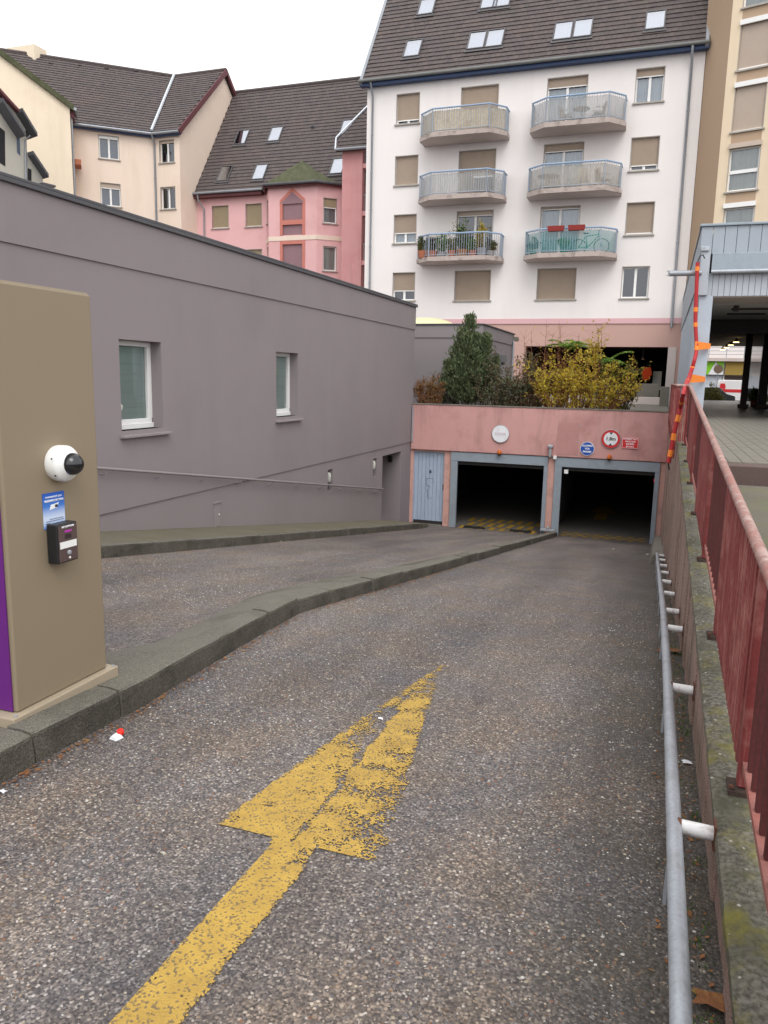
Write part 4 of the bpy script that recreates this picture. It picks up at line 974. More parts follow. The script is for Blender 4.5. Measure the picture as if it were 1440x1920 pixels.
b.poly([(WX0, 50, 0), (WX0, 50, EZ), (WX1, 50, EZ), (WX1, 50, 0)], 'white_render')
b.build('wall', wb, fix=False)
MB().box(WX0, WX1, YF-.02, YF+.3, 4.24, 4.48, 'pink_band').build('band', wb)
# ground floor: salmon lintel, dark passage opening
b = MB(); T0 = frame((0, YF+.03, 0), (1, 0)); wall_mesh(b, T0, WX0, WX1, 0, 4.24, [(-6.30, .14, .3, 3.2, .35)], 'salmon_render')
b.build('ground_floor_wall', wb, fix=False)
MB().box(.14, .5, YF-.01, YF+.4, .5, 3.2, 'slab_under').build('pier', wb)
b = MB()
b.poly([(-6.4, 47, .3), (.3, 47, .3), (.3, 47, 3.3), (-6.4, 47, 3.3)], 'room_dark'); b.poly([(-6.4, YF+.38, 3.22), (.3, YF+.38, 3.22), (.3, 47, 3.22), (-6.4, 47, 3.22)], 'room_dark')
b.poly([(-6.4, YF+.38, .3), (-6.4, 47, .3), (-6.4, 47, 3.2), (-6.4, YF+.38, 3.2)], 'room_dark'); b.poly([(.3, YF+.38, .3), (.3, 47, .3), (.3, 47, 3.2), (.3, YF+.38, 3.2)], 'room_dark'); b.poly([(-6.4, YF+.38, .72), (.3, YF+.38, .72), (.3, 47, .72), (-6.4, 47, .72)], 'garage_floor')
b.build('passage', wb, fix=False)
# windows
sA = {3: .85, 2: .97, 1: .62, 0: .63}; sD = {3: 0, 2: .82, 1: .93, 0: 0}
for i, zt in enumerate(FL):
    window(wb, TW, *colA, zt-1.33, zt, .16, 2, sA[i], room='room_dark', curtain='curtain' if i == 1 else None, smat='shutter')
    sd_ = sD[i]
    window(wb, TW, *colD, zt-1.36, zt, .16, 2, sd_ if sd_ else (.20 if i == 3 else 0), room='room_dark', curtain='curtain' if i == 3 else None, smat='shutter', box=(i != 0))
window(wb, TW, *colB, 5.36, FL[0], .16, 2, .99, smat='shutter'); window(wb, TW, *colC, 5.36, FL[0], .16, 2, .99, smat='shutter')
window(wb, TW, *colB, 12.9, 15.0, .16, 2, .99, sill=False); window(wb, TW, *colB, 10.1, 12.2, .16, 2, .99, sill=False)
window(wb, TW, *colB, 7.38, 9.48, .16, 2, .08, sill=False, room='step_brown', smat='shutter_light')
window(wb, TW, *colC, 12.9, 15.0, .16, 2, .17, sill=False, curtain='curtain'); window(wb, TW, *colC, 10.1, 12.2, .16, 2, .13, sill=False, curtain='curtain'); window(wb, TW, *colC, 7.38, 9.48, .16, 2, .03, sill=False, curtain='curtain', smat='shutter_light')
# balconies
def outline(x0, x1, grow=0.0):
    g = grow
    return [(x0-g, YF-.005), (x0-g, YF-.75-g*.3), (x0+.72-g*.6, YF-1.33-g), (x1-.62+g*.6, YF-1.33-g), (x1+g, YF-.62-g*.3), (x1+g, YF-.005)]
BAR = {}
def balcony(x0, x1, zs, screen=None, barmat='blue_rail', sc_h=.9):
    o = outline(x0, x1, .06); b = MB(); b.prism([(x, y, zs-.2) for x, y in o], [(x, y, zs) for x, y in o], 'slab'); b.poly([(x, y, zs-.204) for x, y in outline(x0, x1, .03)], 'slab_under')
    bal = b.build('balcony', wb, bevel=.0)
    p = [Vector((x, y, zs+1.03)) for x, y in outline(x0, x1)]
    q = MB(); q.tube(p, .038, 'blue_top', 8); q.tube([v-Vector((0, 0, .95)) for v in p], .018, barmat, 6)
    for v in p[1:-1]: q.tube([v, v-Vector((0, 0, 1.03))], .025, barmat, 6)
    q.build('top_rail', bal)
    if barmat not in BAR:
        t = MB(); t.box(-.009, .009, -.009, .009, .08, 1.01, barmat); BAR[barmat] = t.mesh('bar')
    for a, c in zip(p, p[1:]):
        n = max(1, int((c-a).length/.115))
        for k in range(1, n+1):
            v = a.lerp(c, k/(n+.5)); inst('bar', BAR[barmat], bal, Matrix.Translation((v.x, v.y, zs)))
    if screen:
        pi = [Vector((x, y, zs)) for x, y in outline(x0+.05, x1-.05)]; q = MB()
        for a, c in zip(pi, pi[1:]):
            n = max(1, int((c-a).length/.05))
            for k in range(n):
                u, v = a.lerp(c, k/n), a.lerp(c, (k+1)/n); h = .92+random.uniform(0, .03)
                off = Vector((0, .012*(k % 2)+.05, 0))
                q.poly([u+off+Vector((0, 0, .05)), v+off+Vector((0, 0, .05)), v+off+Vector((0, 0, h)), u+off+Vector((0, 0, h))], screen)
        q.build('screen', bal, fix=False)
    return bal
BX = ((-11.6, -7.6), (-6.42, -2.42))
balcony(*BX[0], 12.75, 'reed'); balcony(*BX[1], 12.75, 'frost_panel')
balcony(*BX[0], 10.0, 'frost_panel'); balcony(*BX[1], 10.0, 'frost_warm')
balcony(*BX[0], 7.25); balcony(*BX[1], 7.25, 'teal_net')
# roof
pitch = math.atan(1.475)
RW, RU, RS, RH = roof_frame((WX0-.25, YF-.35, EZ-.12), (1, 0), pitch)
roof = tiled_roof(wb, RW, RU, RS, RH, 15.62, 12.0, lambda u, s: True,   .25, .30, singles=300)
RB, RBU, RBS, RBH = roof_frame((WX1+.12, 51.2, EZ-.2), (-1, 0), pitch)
bb = MB(); bb.prism([RB(0, 0, -.1), RB(15.6, 0, -.1), RB(15.6, 12, -.1), RB(0, 12, -.1)], [RB(0, 0, 0), RB(15.6, 0, 0), RB(15.6, 12, 0), RB(0, 12, 0)], 'roof_tile'); bb.build('rear_roof', wb)
q = MB(); q.box(WX0-.28, WX1+.12, YF-.34, YF-.02, EZ-.30, EZ-.14, 'blue_trim'); q.build('eaves_board', wb)
gp = [(WX0-.28, YF-.45, EZ-.10), (WX1+.1, YF-.45, EZ-.10)]
MB().tube(gp, .075, 'gutter_grey', 10).build('gutter', wb, smooth=True)
q = MB(); q.hexa([RW(-.03, -.1, -.16), RW(.12, -.1, -.16), RW(.12, 12, -.16), RW(-.03, 12, -.16), RW(-.03, -.1, .08), RW(.12, -.1, .08), RW(.12, 12, .08), RW(-.03, 12, .08)], 'zinc'); q.build('verge', wb)
q = MB(); q.hexa([RW(15.5, -.1, -.16), RW(15.64, -.1, -.16), RW(15.64, 12, -.16), RW(15.5, 12, -.16), RW(15.5, -.1, .08), RW(15.64, -.1, .08), RW(15.64, 12, .08), RW(15.5, 12, .08)], 'zinc'); q.build('verge', wb)
def on_roof(px, py, T, U, S, H):
    o = T(0, 0, .1); p = atP(px, py, o, H); return (p-o).dot(U), (p-o).dot(S)
def sky_px(bld, T, U, S, H, cx, cy, w=.72, h=1.0, **k):
    u, s = on_roof(cx, cy, T, U, S, H); skylight(bld, T, u-w/2, u+w/2, s-h/2, s+h/2, **k)
for cx, cy in ((774, 90), (894, 75), (928, 71), (1056, 57), (1093, 52), (1229, 37), (800, 12), (918, 0), (942, -3)):
    sky_px(wb, RW, RU, RS, RH, cx, cy, .84, 1.22, inner='curtain' if cx not in (1056, 1093, 1229, 800) else 'paper')
downpipe(wb, [(WX0+.32, YF-.42, EZ-.18), (WX0+.32, YF-.30, EZ-.40), (WX0+.32, YF-.09, EZ-.7), (WX0+.32, YF-.09, 1)], .05)
downpipe(wb, [(.12, YF-.42, EZ-.1), (.12, YF-.40, EZ-.45), (.14, YF-.09, EZ-.8), (.2, YF-.09, 4.05)], .055)
# concrete parapets in front of the passage
for x0, x1, l in ((-3.0, -1.75, 'mossy concrete parapet block by the yellow shrub'), (-1.55, -.1, 'mossy concrete parapet block below the orange jacket')):
    q = MB(); q.box(x0, x1, 36.6, 36.85, .95, 1.55, 'concrete'); tag(q.build('parapet_block', None, bevel=.02), l, 'parapet')
q = MB(); q.box(-6.3, .25, 35.9, 36.2, .6, .97, 'slab_under'); tag(q.build('low_wall', None, bevel=.02), 'pale low wall behind the planting bed', 'wall')
q = MB(); q.box(-.05, .30, 33.5, 33.9, .6, 1.45, 'concrete'); tag(q.build('stone_pier', None, bevel=.02), 'dark weathered stone pier beside the red railing end', 'pier')
# jacket display in the passage shop
jk = thing('jacket_display', (-.75, 40, .75), 'bright orange jacket on a stand inside the dark passage', 'jacket')
p = atY(1212, 700, 40)
q = MB()
for sgn in (-1, 1): q.prism([(p.x, 40, p.z+.28), (p.x+sgn*.17, 40, p.z+.30), (p.x+sgn*.26, 40, p.z-.05), (p.x+sgn*.20, 40, p.z-.1), (p.x+sgn*.15, 40, p.z-.32), (p.x, 40, p.z-.32)], [(p.x, 40.16, p.z+.28), (p.x+sgn*.17, 40.16, p.z+.30), (p.x+sgn*.26, 40.16, p.z-.05), (p.x+sgn*.20, 40.16, p.z-.1), (p.x+sgn*.15, 40.16, p.z-.32), (p.x, 40.16, p.z-.32)], 'orange_cloth')
q.build('jacket', jk); MB().tube([(p.x, 40.08, .72), (p.x, 40.08, p.z-.3)], .03, 'dark_metal').build('stand', jk)
jl = bpy.data.lights.new('shop_spot', 'POINT'); jl.energy = 4; jl.color = (1, .55, .25); jl.shadow_soft_size = .1
jo = bpy.data.objects.new('shop_spot', jl); COL.objects.link(jo); jo.location = (p.x-.2, 39.3, 2.6)
tag(MB().lathe((p.x-.2, 39.3, 2.68), (0, 0, 1), [(.09, 0), (.06, .1), (.03, .12), (.03, .5)], 'dark_metal', 12).build('shop_lamp'), 'small dark spot lamp above the orange jacket', 'lamp')
p = atY(1262-15, 700, 40)
q = MB(); q.box(-.35, .05, 41, 41.05, 1.4, 2.3, 'curtain_warm'); q.box(-2.2, -.4, 41.3, 41.36, 1.9, 2.0, 'sill'); tag(q.build('display_panel'), 'grey display panel beside the orange jacket', 'panel') if False else None
q = MB(); q.box(-.45, -.05, 40.6, 40.66, 1.25, 2.15, 'curtain_warm'); tag(q.build('display_panel'), 'grey display board beside the orange jacket', 'board')

# ================================================================ PINK BUILDING
YP = 45.2; XC = -29.17
pb = thing('pink_house', (-23.5, 48, 0), 'pink apartment house with a pointed bay and mossy bay roof', 'building')
TP = frame((0, YP, 0), (1, 0)); EP = 12.9
b = MB(); wp = [(-28.06, -26.88), (-25.62, -24.5)]; ops = []
for zt in (12.15, 9.40): ops += [(a, c, zt-1.35, zt, .2) for a, c in wp]
wall_mesh(b, TP, XC, -18.6, 0, EP, ops, 'pink_house'); b.build('wall', pb, fix=False)
for zt in (12.15, 9.40):
    for j, (a, c) in enumerate(wp): window(pb, TP, a, c, zt-1.35, zt, .14, 2, .96 if zt > 10 else .7, smat='shutter_olive')
# bay: three faces
YBAY = 44.0
pl = [(-24.15, YP), (-23.35, YBAY), (-20.15, YBAY), (-18.75, YP-.1)]
fr = []
for (a, c) in zip(pl, pl[1:]): fr.append((frame((a[0], a[1], 0), (c[0]-a[0], c[1]-a[1])), math.hypot(c[0]-a[0], c[1]-a[1])))
b = MB(); ZB = 12.85
lw = [(.45, .95, zt-1.35, zt, .15) for zt in (12.15, 9.4)]
wall_mesh(b, fr[0][0], 0, fr[0][1], 0, ZB, lw, 'pink_house')
cw0, cw1 = .78, 2.42
fo = [(cw0, cw1, 9.95, 11.75, .1), (cw0, cw1, 5.0, 9.62, .1)]
wall_mesh(b, fr[1][0], 0, fr[1][1], 0, ZB, fo, 'pink_house')
rw_ = [(.42, 1.22, 10.62, 12.03, .16), (.42, 1.22, 7.87, 9.28, .16)]
wall_mesh(b, fr[2][0], 0, fr[2][1], 0, ZB, rw_, 'pink_house'); b.build('bay_wall', pb, fix=False)
for a, c, e, f, d in lw: window(pb, fr[0][0], a, c, e, f, .1, 1, .97, smat='shutter_light')
window(pb, fr[2][0], *rw_[0][:4], .12, 1, .36, smat='shutter_olive', curtain='grey_screen'); window(pb, fr[2][0], *rw_[1][:4], .12, 1, 0, curtain='curtain_warm', box=False)
Tb = fr[1][0]; cm = (cw0+cw1)/2
bw = MB(); bw.poly([Tb(cw0, 9.95, .08), Tb(cw1, 9.95, .08), Tb(cw1, 11.78, .08), Tb(cm, 12.5, .08), Tb(cw0, 11.78, .08)], 'mauve'); bw.poly([Tb(cw0, 11.75, -.003), Tb(cw1, 11.75, -.003), Tb(cm, 12.42, -.003)], 'mauve')
bw.poly([Tb(cw0, 5, .08), Tb(cw1, 5, .08), Tb(cw1, 9.62, .08), Tb(cw0, 9.62, .08)], 'mauve'); blind = bw.build('blind_arch', pb, fix=False)
q = MB()
for a, c, e, f in ((cw0-.02, cw0+.16, 9.95, 11.78), (cw1-.16, cw1+.02, 9.95, 11.78), (cw0+.16, cw1-.16, 10.55, 10.82), (cw0-.02, cw0+.16, 5, 9.62), (cw1-.16, cw1+.02, 5, 9.62), (cw0+.16, cw1-.16, 9.42, 9.62)): q.boxT(Tb, a, c, e, f, -.03, .06, 'terracotta_frame')
for s_ in (0, 1):
    a, c = (cw0-.02, cm) if s_ == 0 else (cw1+.02, cm)
    q.hexa([Tb(a, 11.78, .0), Tb(c, 12.45, .0), Tb(c, 12.45, -.03), Tb(a, 11.78, -.03), Tb(a, 11.98, .0), Tb(c, 12.66, .0), Tb(c, 12.66, -.03), Tb(a, 11.98, -.03)], 'terracotta_frame')
q.build('arch_surround', blind)
bd = MB()
for T_, L_ in fr: bd.boxT(T_, 0, L_, 9.64, 9.90, -.03, .05, 'cream_render')
bd.build('string_course', pb)
# bay roof with moss
ap = atY(566, 301, 45.35); R_ = [(-24.45, YP+.3), (-23.5, YBAY-.35), (-20.0, YBAY-.35), (-18.5, YP-.1)]
b = MB(); k_ = 'moss_roof'
def face_(a, c, t0_, t1_, n=8, m=6):
    a, c, t0_, t1_ = map(Vector, (a, c, t0_, t1_))
    def P_(s, t):
        v = a.lerp(c, s).lerp(t0_.lerp(t1_, s), t); v.z += .04*math.sin(v.x*9+v.y*7)*t*(1-t)*4*s*(1-s)*4; return v
    for i in range(n):
        for j in range(m): b.poly([P_(i/n, j/m), P_((i+1)/n, j/m), P_((i+1)/n, (j+1)/m), P_(i/n, (j+1)/m)], k_)
tip = (ap.x, 45.35, ap.z); tip2 = (ap.x, 46.6, ap.z); rr4 = [(x, y, ZB) for x, y in R_]
face_(rr4[0], rr4[1], tip2, tip); face_(rr4[1], rr4[2], tip, tip); face_(rr4[2], rr4[3], tip, tip2)
br = b.build('bay_roof', pb)
q = MB(); q.tube([(x, y-.06, ZB-.02) for x, y in R_], .08, 'coping', 8); q.tube([(x, y+.08, ZB-.12) for x, y in R_], .07, 'verge_red', 6); q.build('bay_gutter', pb)
# main roof
PT, PU, PS, PH = roof_frame((XC, YP-.4, EP-.05), (1, 0), pitch)
LR = 9.3
roof2 = tiled_roof(pb, PT, PU, PS, PH, 14.4, LR, lambda u, s: not (5.2 < u < 9.5 and s < .35),   .25, .30)
MB().tube([PT(0, LR, .05), PT(14.4, LR, .05)], .12, 'roof_tile', 8).build('ridge', pb)
q = MB(); q.box(XC, -24.3, YP-.42, YP-.02, EP-.28, EP-.12, 'verge_red'); q.build('eaves_board', pb)
MB().tube([(XC, YP-.5, EP-.02), (-24.2, YP-.5, EP-.02)], .075, 'zinc', 8).build('gutter', pb)
rb = MB(); rr_ = PT(0, LR, -.1); rb.poly([rr_, rr_+Vector((14.4, 0, 0)), rr_+Vector((14.4, 5.4, -7.9)), rr_+Vector((0, 5.4, -7.9))], 'roof_tile'); rb.build('rear_roof', pb, fix=False)
for cx, cy, inn in ((453, 257, 'chair_grey'), (516, 251, 'curtain'), (421, 325, 'chair_grey'), (487, 322, 'paper'), (651, 238, 'paper'), (633, 311, 'paper')): sky_px(pb, PT, PU, PS, PH, cx, cy, .86, 1.3, inner=inn)
for cx, cy in ((586, 238),): 
    u, s = on_roof(cx, cy, PT, PU, PS, PH); MB().hexa([PT(u-.08, s-.1, 0), PT(u+.08, s-.1, 0), PT(u+.08, s+.1, 0), PT(u-.08, s+.1, 0), PT(u-.05, s-.05, .2), PT(u+.05, s-.05, .2), PT(u+.05, s+.05, .2), PT(u-.05, s+.05, .2)], 'coping').build('roof_vent', pb)
downpipe(pb, [(XC+.35, YP-.48, EP-.1), (XC+.35, YP-.42, EP-.4), (XC+.55, YP-.08, EP-.9), (XC+.55, YP-.08, 1)], .05)
# stair tower between the pink house and the white block
YT = 43.7; t0 = atY(642, 283, YT); t1 = atY(680, 283, YT)
st_ = thing('stair_tower', (t0.x+.8, 45, 0), 'narrow dusky pink stair tower with dark landings beside the white block', 'building')
b = MB(); b.poly([(t0.x, YT, 0), (t1.x, YT, 0), (t1.x, YT, t0.z), (t0.x, YT, t0.z)], 'pink_dark'); b.poly([(t0.x, YT, 0), (t0.x, YT, t0.z), (t0.x, 50, t0.z), (t0.x, 50, 0)], 'pink_dark')
b.poly([(t1.x, YT, 0), (t1.x, YT+.4, 0), (t1.x, YT+.4, t0.z), (t1.x, YT, t0.z)], 'pink_dark'); b.poly([(t1.x, YT+1.2, 0), (-13.5, YT+1.2, 0), (-13.5, YT+1.2, t0.z), (t1.x, YT+1.2, t0.z)], 'room_dark')
b.build('wall', st_, fix=False)
for z in (5.3, 8.05, 10.8, 13.4):
    MB().box(t1.x, -13.6, YT+.05, YT+1.2, z, z+.25, 'pink_dark').build('landing', st_)
    q = MB(); q.tube([(t1.x, YT+.12, z+1.15), (-13.6, YT+.12, z+1.15)], .025, 'zinc', 6)
    for i in range(14): q.box(t1.x+.1+i*.12, t1.x+.115+i*.12, YT+.11, YT+.125, z+.25, z+1.15, 'zinc')
    q.build('landing_rail', st_)
tz = t0.z
ST, SU, SS, SH = roof_frame((t0.x-.3, YT-.3, tz-.02), (1, 0), pitch)
tiled_roof(st_, ST, SU, SS, SH, 4.2, 5.2, lambda u, s: u > (s-1.0)*.55 if s > 1 else True,   .25, .30, slabpoly=[(0, 0), (4.2, 0), (4.2, 5.2), (2.3, 5.2), (-.15, .9)])
q = MB(); q.tube([ST(0, 0, .06), ST(-.15, .9, .1), ST(2.3, 5.2, .1)], .06, 'flashing', 6); q.build('flashing', st_); MB().tube([(t0.x-.3, YT-.4, tz-.02), (-13.8, YT-.4, tz-.02)], .08, 'zinc', 8).build('gutter', st_)

# ================================================================ BEIGE CORNER HOUSE
YB_ = 43.37; EB = 16.35
hb_ = thing('beige_house', (-33, 47, 0), 'beige corner house with a gable wall and brown tiled roof above the grey building', 'building')
TBf = frame((0, YB_, 0), (1, 0)); c0 = Vector((-31.05, YB_, 0)); ang = math.radians(49.7); dA = Vector((math.sin(ang), math.cos(ang), 0))
TA = frame(c0-dA*14, (dA.x, dA.y)); uA = lambda x: (x-(c0.x-dA.x*14))/dA.x
b = MB()
wB = [(-30.62, -29.57, zt-1.3, zt, .2) for zt in (15.78, 13.03, 10.28)]
wall_mesh(b, TBf, c0.x, XC, 0, EB, wB, 'cream_render')
wA = [(uA(-33.50), uA(-32.63), zt-1.33, zt, .2) for zt in (15.78, 13.03, 10.28)]
wall_mesh(b, TA, 0, 14, 0, EB, wA, 'cream_render')
# gable wall facing the ramp side
apz, apy = 21.3, 48.6
b.poly([(XC, YB_, 0), (XC, 54, 0), (XC, 54, EB), (XC, apy+.0, apz), (XC, YB_, EB)], 'cream_render')
b.build('wall', hb_, fix=False)
for i, o in enumerate(wB): window(hb_, TBf, *o[:4], .16, 2, 0, room='room_dark', curtain=None, box=(i == 0), smat='shutter_light')
for i, o in enumerate(wA): window(hb_, TA, *o[:4], .1, 2, .10 if i == 0 else .2, room='room_blue', smat='white_frame' if i == 0 else 'shutter_light', curtain=None)
# roofs: B faces the viewer, A is turned; they meet in a valley
pB = math.atan2(apz-EB, apy-YB_)
BT, BU, BS, BH = roof_frame((c0.x-4.5, YB_-.3, EB-.15), (1, 0), pB)
AT, AU, AS, AH = roof_frame(tuple(c0-dA*14+Vector((-dA.y*-.3, -dA.x*.3, EB-.15))), (dA.x, dA.y), pB)
LB = (apz-EB+.15)/math.sin(pB)+.3
wB_ = XC+.22-(c0.x-4.5)
vx = Vector((0, 0, 0))
def insideB(u, s):
    p = BT(u, s, 0); q = p-AT(0, 0, 0); return q.dot(AH) > -.02 if True else True
def insideA(u, s):
    p = AT(u, s, 0); q = p-BT(0, 0, 0); return q.dot(BH) > -.02
# valley line: solve where both roof planes meet
def valley(s):
    u = 4.5
    for _ in range(60):
        p = BT(u, s, 0); f = (p-AT(0, 0, 0)).dot(AH); p2 = BT(u+.01, s, 0); g_ = ((p2-AT(0, 0, 0)).dot(AH)-f)/.01
        u -= f/g_
    return u
v0, v1 = valley(0), valley(LB)
tiled_roof(hb_, BT, BU, BS, BH, wB_, LB, lambda u, s: u > v0+(v1-v0)*s/LB-.1 and u < wB_-.1,   .25, .30, slabpoly=[(v0, 0), (wB_, 0), (wB_, LB), (v1, LB)])
pv0, pv1 = BT(v0, 0, 0), BT(v1, LB, 0); a0 = (pv0-AT(0, 0, 0)).dot(AU); a1 = (pv1-AT(0, 0, 0)).dot(AU); LA = (pv1-AT(0, 0, 0)).dot(AS)
tiled_roof(hb_, AT, AU, AS, AH, max(a0, a1)+.3, LA, lambda u, s: u < a0+(a1-a0)*s/LA+.1,   .25, .30, slabpoly=[(0, 0), (a0, 0), (a1, LA), (0, LA)])
q = MB(); q.tube([pv0+Vector((0, -.05, .12)), pv1+Vector((0, -.05, .12))], .09, 'flashing', 6); q.build('valley_flashing', hb_)
MB().tube([AT(0, LA, .06), AT(a1, LA, .06), BT(wB_, LB, .06)], .11, 'roof_tile', 8).build('ridge', hb_)
q = MB(); q.hexa([BT(wB_-.02, -.1, -.2), BT(wB_+.06, -.1, -.2), BT(wB_+.06, LB, -.2), BT(wB_-.02, LB, -.2), BT(wB_-.02, -.1, .1), BT(wB_+.06, -.1, .1), BT(wB_+.06, LB, .1), BT(wB_-.02, LB, .1)], 'verge_red')
e0 = BT(wB_, LB, 0); e1 = e0+Vector((0, 4.2, -4.0)); q.hexa([e0+Vector((-.1, 0, -.2)), e0+Vector((.06, 0, -.2)), e1+Vector((.06, 0, -.2)), e1+Vector((-.1, 0, -.2)), e0+Vector((-.1, 0, .1)), e0+Vector((.06, 0, .1)), e1+Vector((.06, 0, .1)), e1+Vector((-.1, 0, .1))], 'verge_red'); q.build('verge', hb_)
rr = MB(); rr.poly([BT(v1, LB, -.02), e0, e1, BT(v1, LB, -.02)+Vector((0, 4.2, -4.0))], 'roof_tile'); rr.build('rear_roof', hb_, fix=False)
for T_, u0, u1 in ((BT, v0, wB_), (AT, 0, a0)):
    q = MB(); q.hexa([T_(u0, -.08, -.28), T_(u1, -.08, -.28), T_(u1, .2, -.28), T_(u0, .2, -.28), T_(u0, -.08, -.06), T_(u1, -.08, -.06), T_(u1, .2, -.06), T_(u0, .2, -.06)], 'blue_trim'); q.build('eaves_board', hb_)
    MB().tube([T_(u0, -.12, .0), T_(u1, -.12, .0)], .08, 'zinc', 8).build('gutter', hb_)
downpipe(hb_, [pv0+Vector((.05, -.1, -.1)), pv0+Vector((.07, .1, -.5)), Vector((c0.x+.1, YB_-.06, EB-.8)), Vector((c0.x+.1, YB_-.06, 2))], .06)
for cx, cy in ((95, 118), (150, 122), (200, 128), (255, 133), (305, 140)):
    p = atP(cx, cy, AT(0, 0, .05), AH); u, s = (p-AT(0, 0, 0)).dot(AU), (p-AT(0, 0, 0)).dot(AS)
    MB().hexa([AT(u-.15, s-.12, 0), AT(u+.15, s-.12, 0), AT(u+.15, s+.12, 0), AT(u-.15, s+.12, 0), AT(u-.12, s-.12, .12), AT(u+.12, s-.12, .12), AT(u+.10, s+.1, .04), AT(u-.10, s+.1, .04)], 'roof_tile').build('vent_tile', hb_)

# cream gable house in front of it, at the far left
nA = Vector((dA.y, -dA.x, 0)); gp0 = c0-dA*14+nA*0.0
pD = atP(133, 240, c0-dA*3.9+nA*1.8, nA)       # right-hand corner of the gable wall
TD = frame(pD-dA*16, (dA.x, dA.y)); TD = frame((pD-dA*16).to_tuple()[:2]+(0,), (dA.x, dA.y))
cg = thing('cream_gable_house', (pD-dA*6).to_tuple()[:2]+(0,), 'cream rendered gable house with a mossy roof edge', 'building')
def uz(px, py): p = atP(px, py, pD, nA); return (p-(pD-dA*16)).dot(dA), p.z
u1, z1 = uz(130, 193); u0, z0 = uz(0, 98); sl_ = (z0-z1)/(u0-u1); ur = u1-7.0; zr = z1+sl_*(-7.0)
b = MB(); b.poly([TD(u1, 0), TD(u1, z1), TD(ur, zr), TD(ur-7, z1), TD(ur-7, 0)][::-1], 'cream_gable'); b.poly([TD(u1, 0), TD(u1, 0, 12), TD(u1, z1, 12), TD(u1, z1)], 'cream_gable'); b.build('wall', cg, fix=False)
b = MB(); b.hexa([TD(u1+.25, z1-.35-.1, -.2), TD(u1+.25, z1-.45, 1.3), TD(ur, zr-.05, 1.3), TD(ur, zr-.05, -.2), TD(u1+.25, z1-.12, -.2), TD(u1+.25, z1-.12, 1.3), TD(ur, zr+.25, 1.3), TD(ur, zr+.25, -.2)], 'moss_roof'); b.build('roof', cg)
b = MB(); b.hexa([TD(ur, zr-.05, -.2), TD(ur, zr-.05, 1.3), TD(ur-7.3, z1-.4, 1.3), TD(ur-7.3, z1-.4, -.2), TD(ur, zr+.25, -.2), TD(ur, zr+.25, 1.3), TD(ur-7.3, z1-.1, 1.3), TD(ur-7.3, z1-.1, -.2)], 'moss_roof'); b.build('roof', cg)
b = MB(); b.tube([TD(u1+.3, z1-.35, -.25), TD(u1+.35, z1-.35, 1.3)], .09, 'zinc', 8); b.build('gutter', cg); MB().boxT(TD, u1+.03, u1+.25, z1-.75, z1-.4, .1, 1.3, 'verge_red').build('eaves_board', cg)
downpipe(cg, [TD(u1+.08, z1-.5, .25), TD(u1+.08, 2, .25)], .06)
q = MB(); c1 = TD(u1, 0, 0); q.boxT(TD, u1, u1+.5, z1-3.2, z1-2.9, .5, 1.6, 'terracotta'); wbx = q.build('window_box', cg)
ch = atP(32, 100, AT(0, 0, 0), AH); MB().box(ch.x-1.1, ch.x+1.1, ch.y+.3, ch.y+1.4, ch.z-1.0, ch.z+.55, 'cream_gable').build('chimney', hb_)

# small grey house with stepped eaves at the frame's edge
eh = thing('grey_gabled_house', (-33, 33, 0), 'pale grey house with stepped dark eaves rising above the grey parapet', 'building')
nE = Vector((.94, -.34, 0)).normalized(); dE = Vector((.34, .94, 0)).normalized(); oE = atP(40, 300, (0, 34, 0), (0, 1, 0))
def pE(px, py, out=0.0): return atP(px, py, oE+nE*out, nE)
def slab_(a, c, th, out0, out1, mat):
    A, C_ = Vector(a), Vector(c); q = MB(); z = Vector((0, 0, -th))
    q.hexa([A+nE*out0+z, C_+nE*out0+z, C_+nE*out1+z, A+nE*out1+z, A+nE*out0, C_+nE*out0, C_+nE*out1, A+nE*out1], mat); return q
def vwall(pts, mat):
    q = MB(); P_ = [pE(*t) for t in pts]; q.prism(P_, [v-nE*3 for v in P_], mat); return q
vwall([(-60, 115), (0, 183), (30, 210), (48, 232), (50, 370), (-60, 370)], 'house_grey').build('wall', eh)
vwall([(50, 285), (58, 285), (80, 326), (82, 370), (50, 370)], 'house_grey').build('wall', eh)
slab_(pE(-60, 108), pE(30, 207), .16, -.3, .35, 'verge_red').build('eave', eh); slab_(pE(30, 207), pE(58, 253), .18, -.4, .7, 'coping').build('eave', eh)
slab_(pE(-10, 190), pE(32, 254), .18, -.3, .9, 'coping').build('eave', eh); slab_(pE(52, 286), pE(81, 329), .18, -.4, .6, 'coping').build('eave', eh)
slab_(pE(72, 344), pE(96, 350), .10, -.4, .5, 'coping').build('eave', eh)
a = pE(-6, 240, .02); c = pE(10, 312, .02)
q = MB(); q.poly([pE(-8, 232, .02), pE(9, 246, .02), pE(10, 312, .02), pE(-8, 300, .02)], 'room_dark'); w_ = q.build('window', eh, fix=False)
q = MB(); q.poly([pE(31, 252, .02), pE(37, 258, .02), pE(38, 292, .02), pE(32, 286, .02)], 'room_blue'); q.build('window', eh, fix=False)
q = MB(); q.poly([pE(52, 315, .02), pE(59, 318, .02), pE(59, 345, .02), pE(52, 340, .02)], 'room_dark'); q.build('window', eh, fix=False)
downpipe(eh, [pE(57, 254, .3), pE(48, 262, .1), pE(49, 340, .1)], .05)

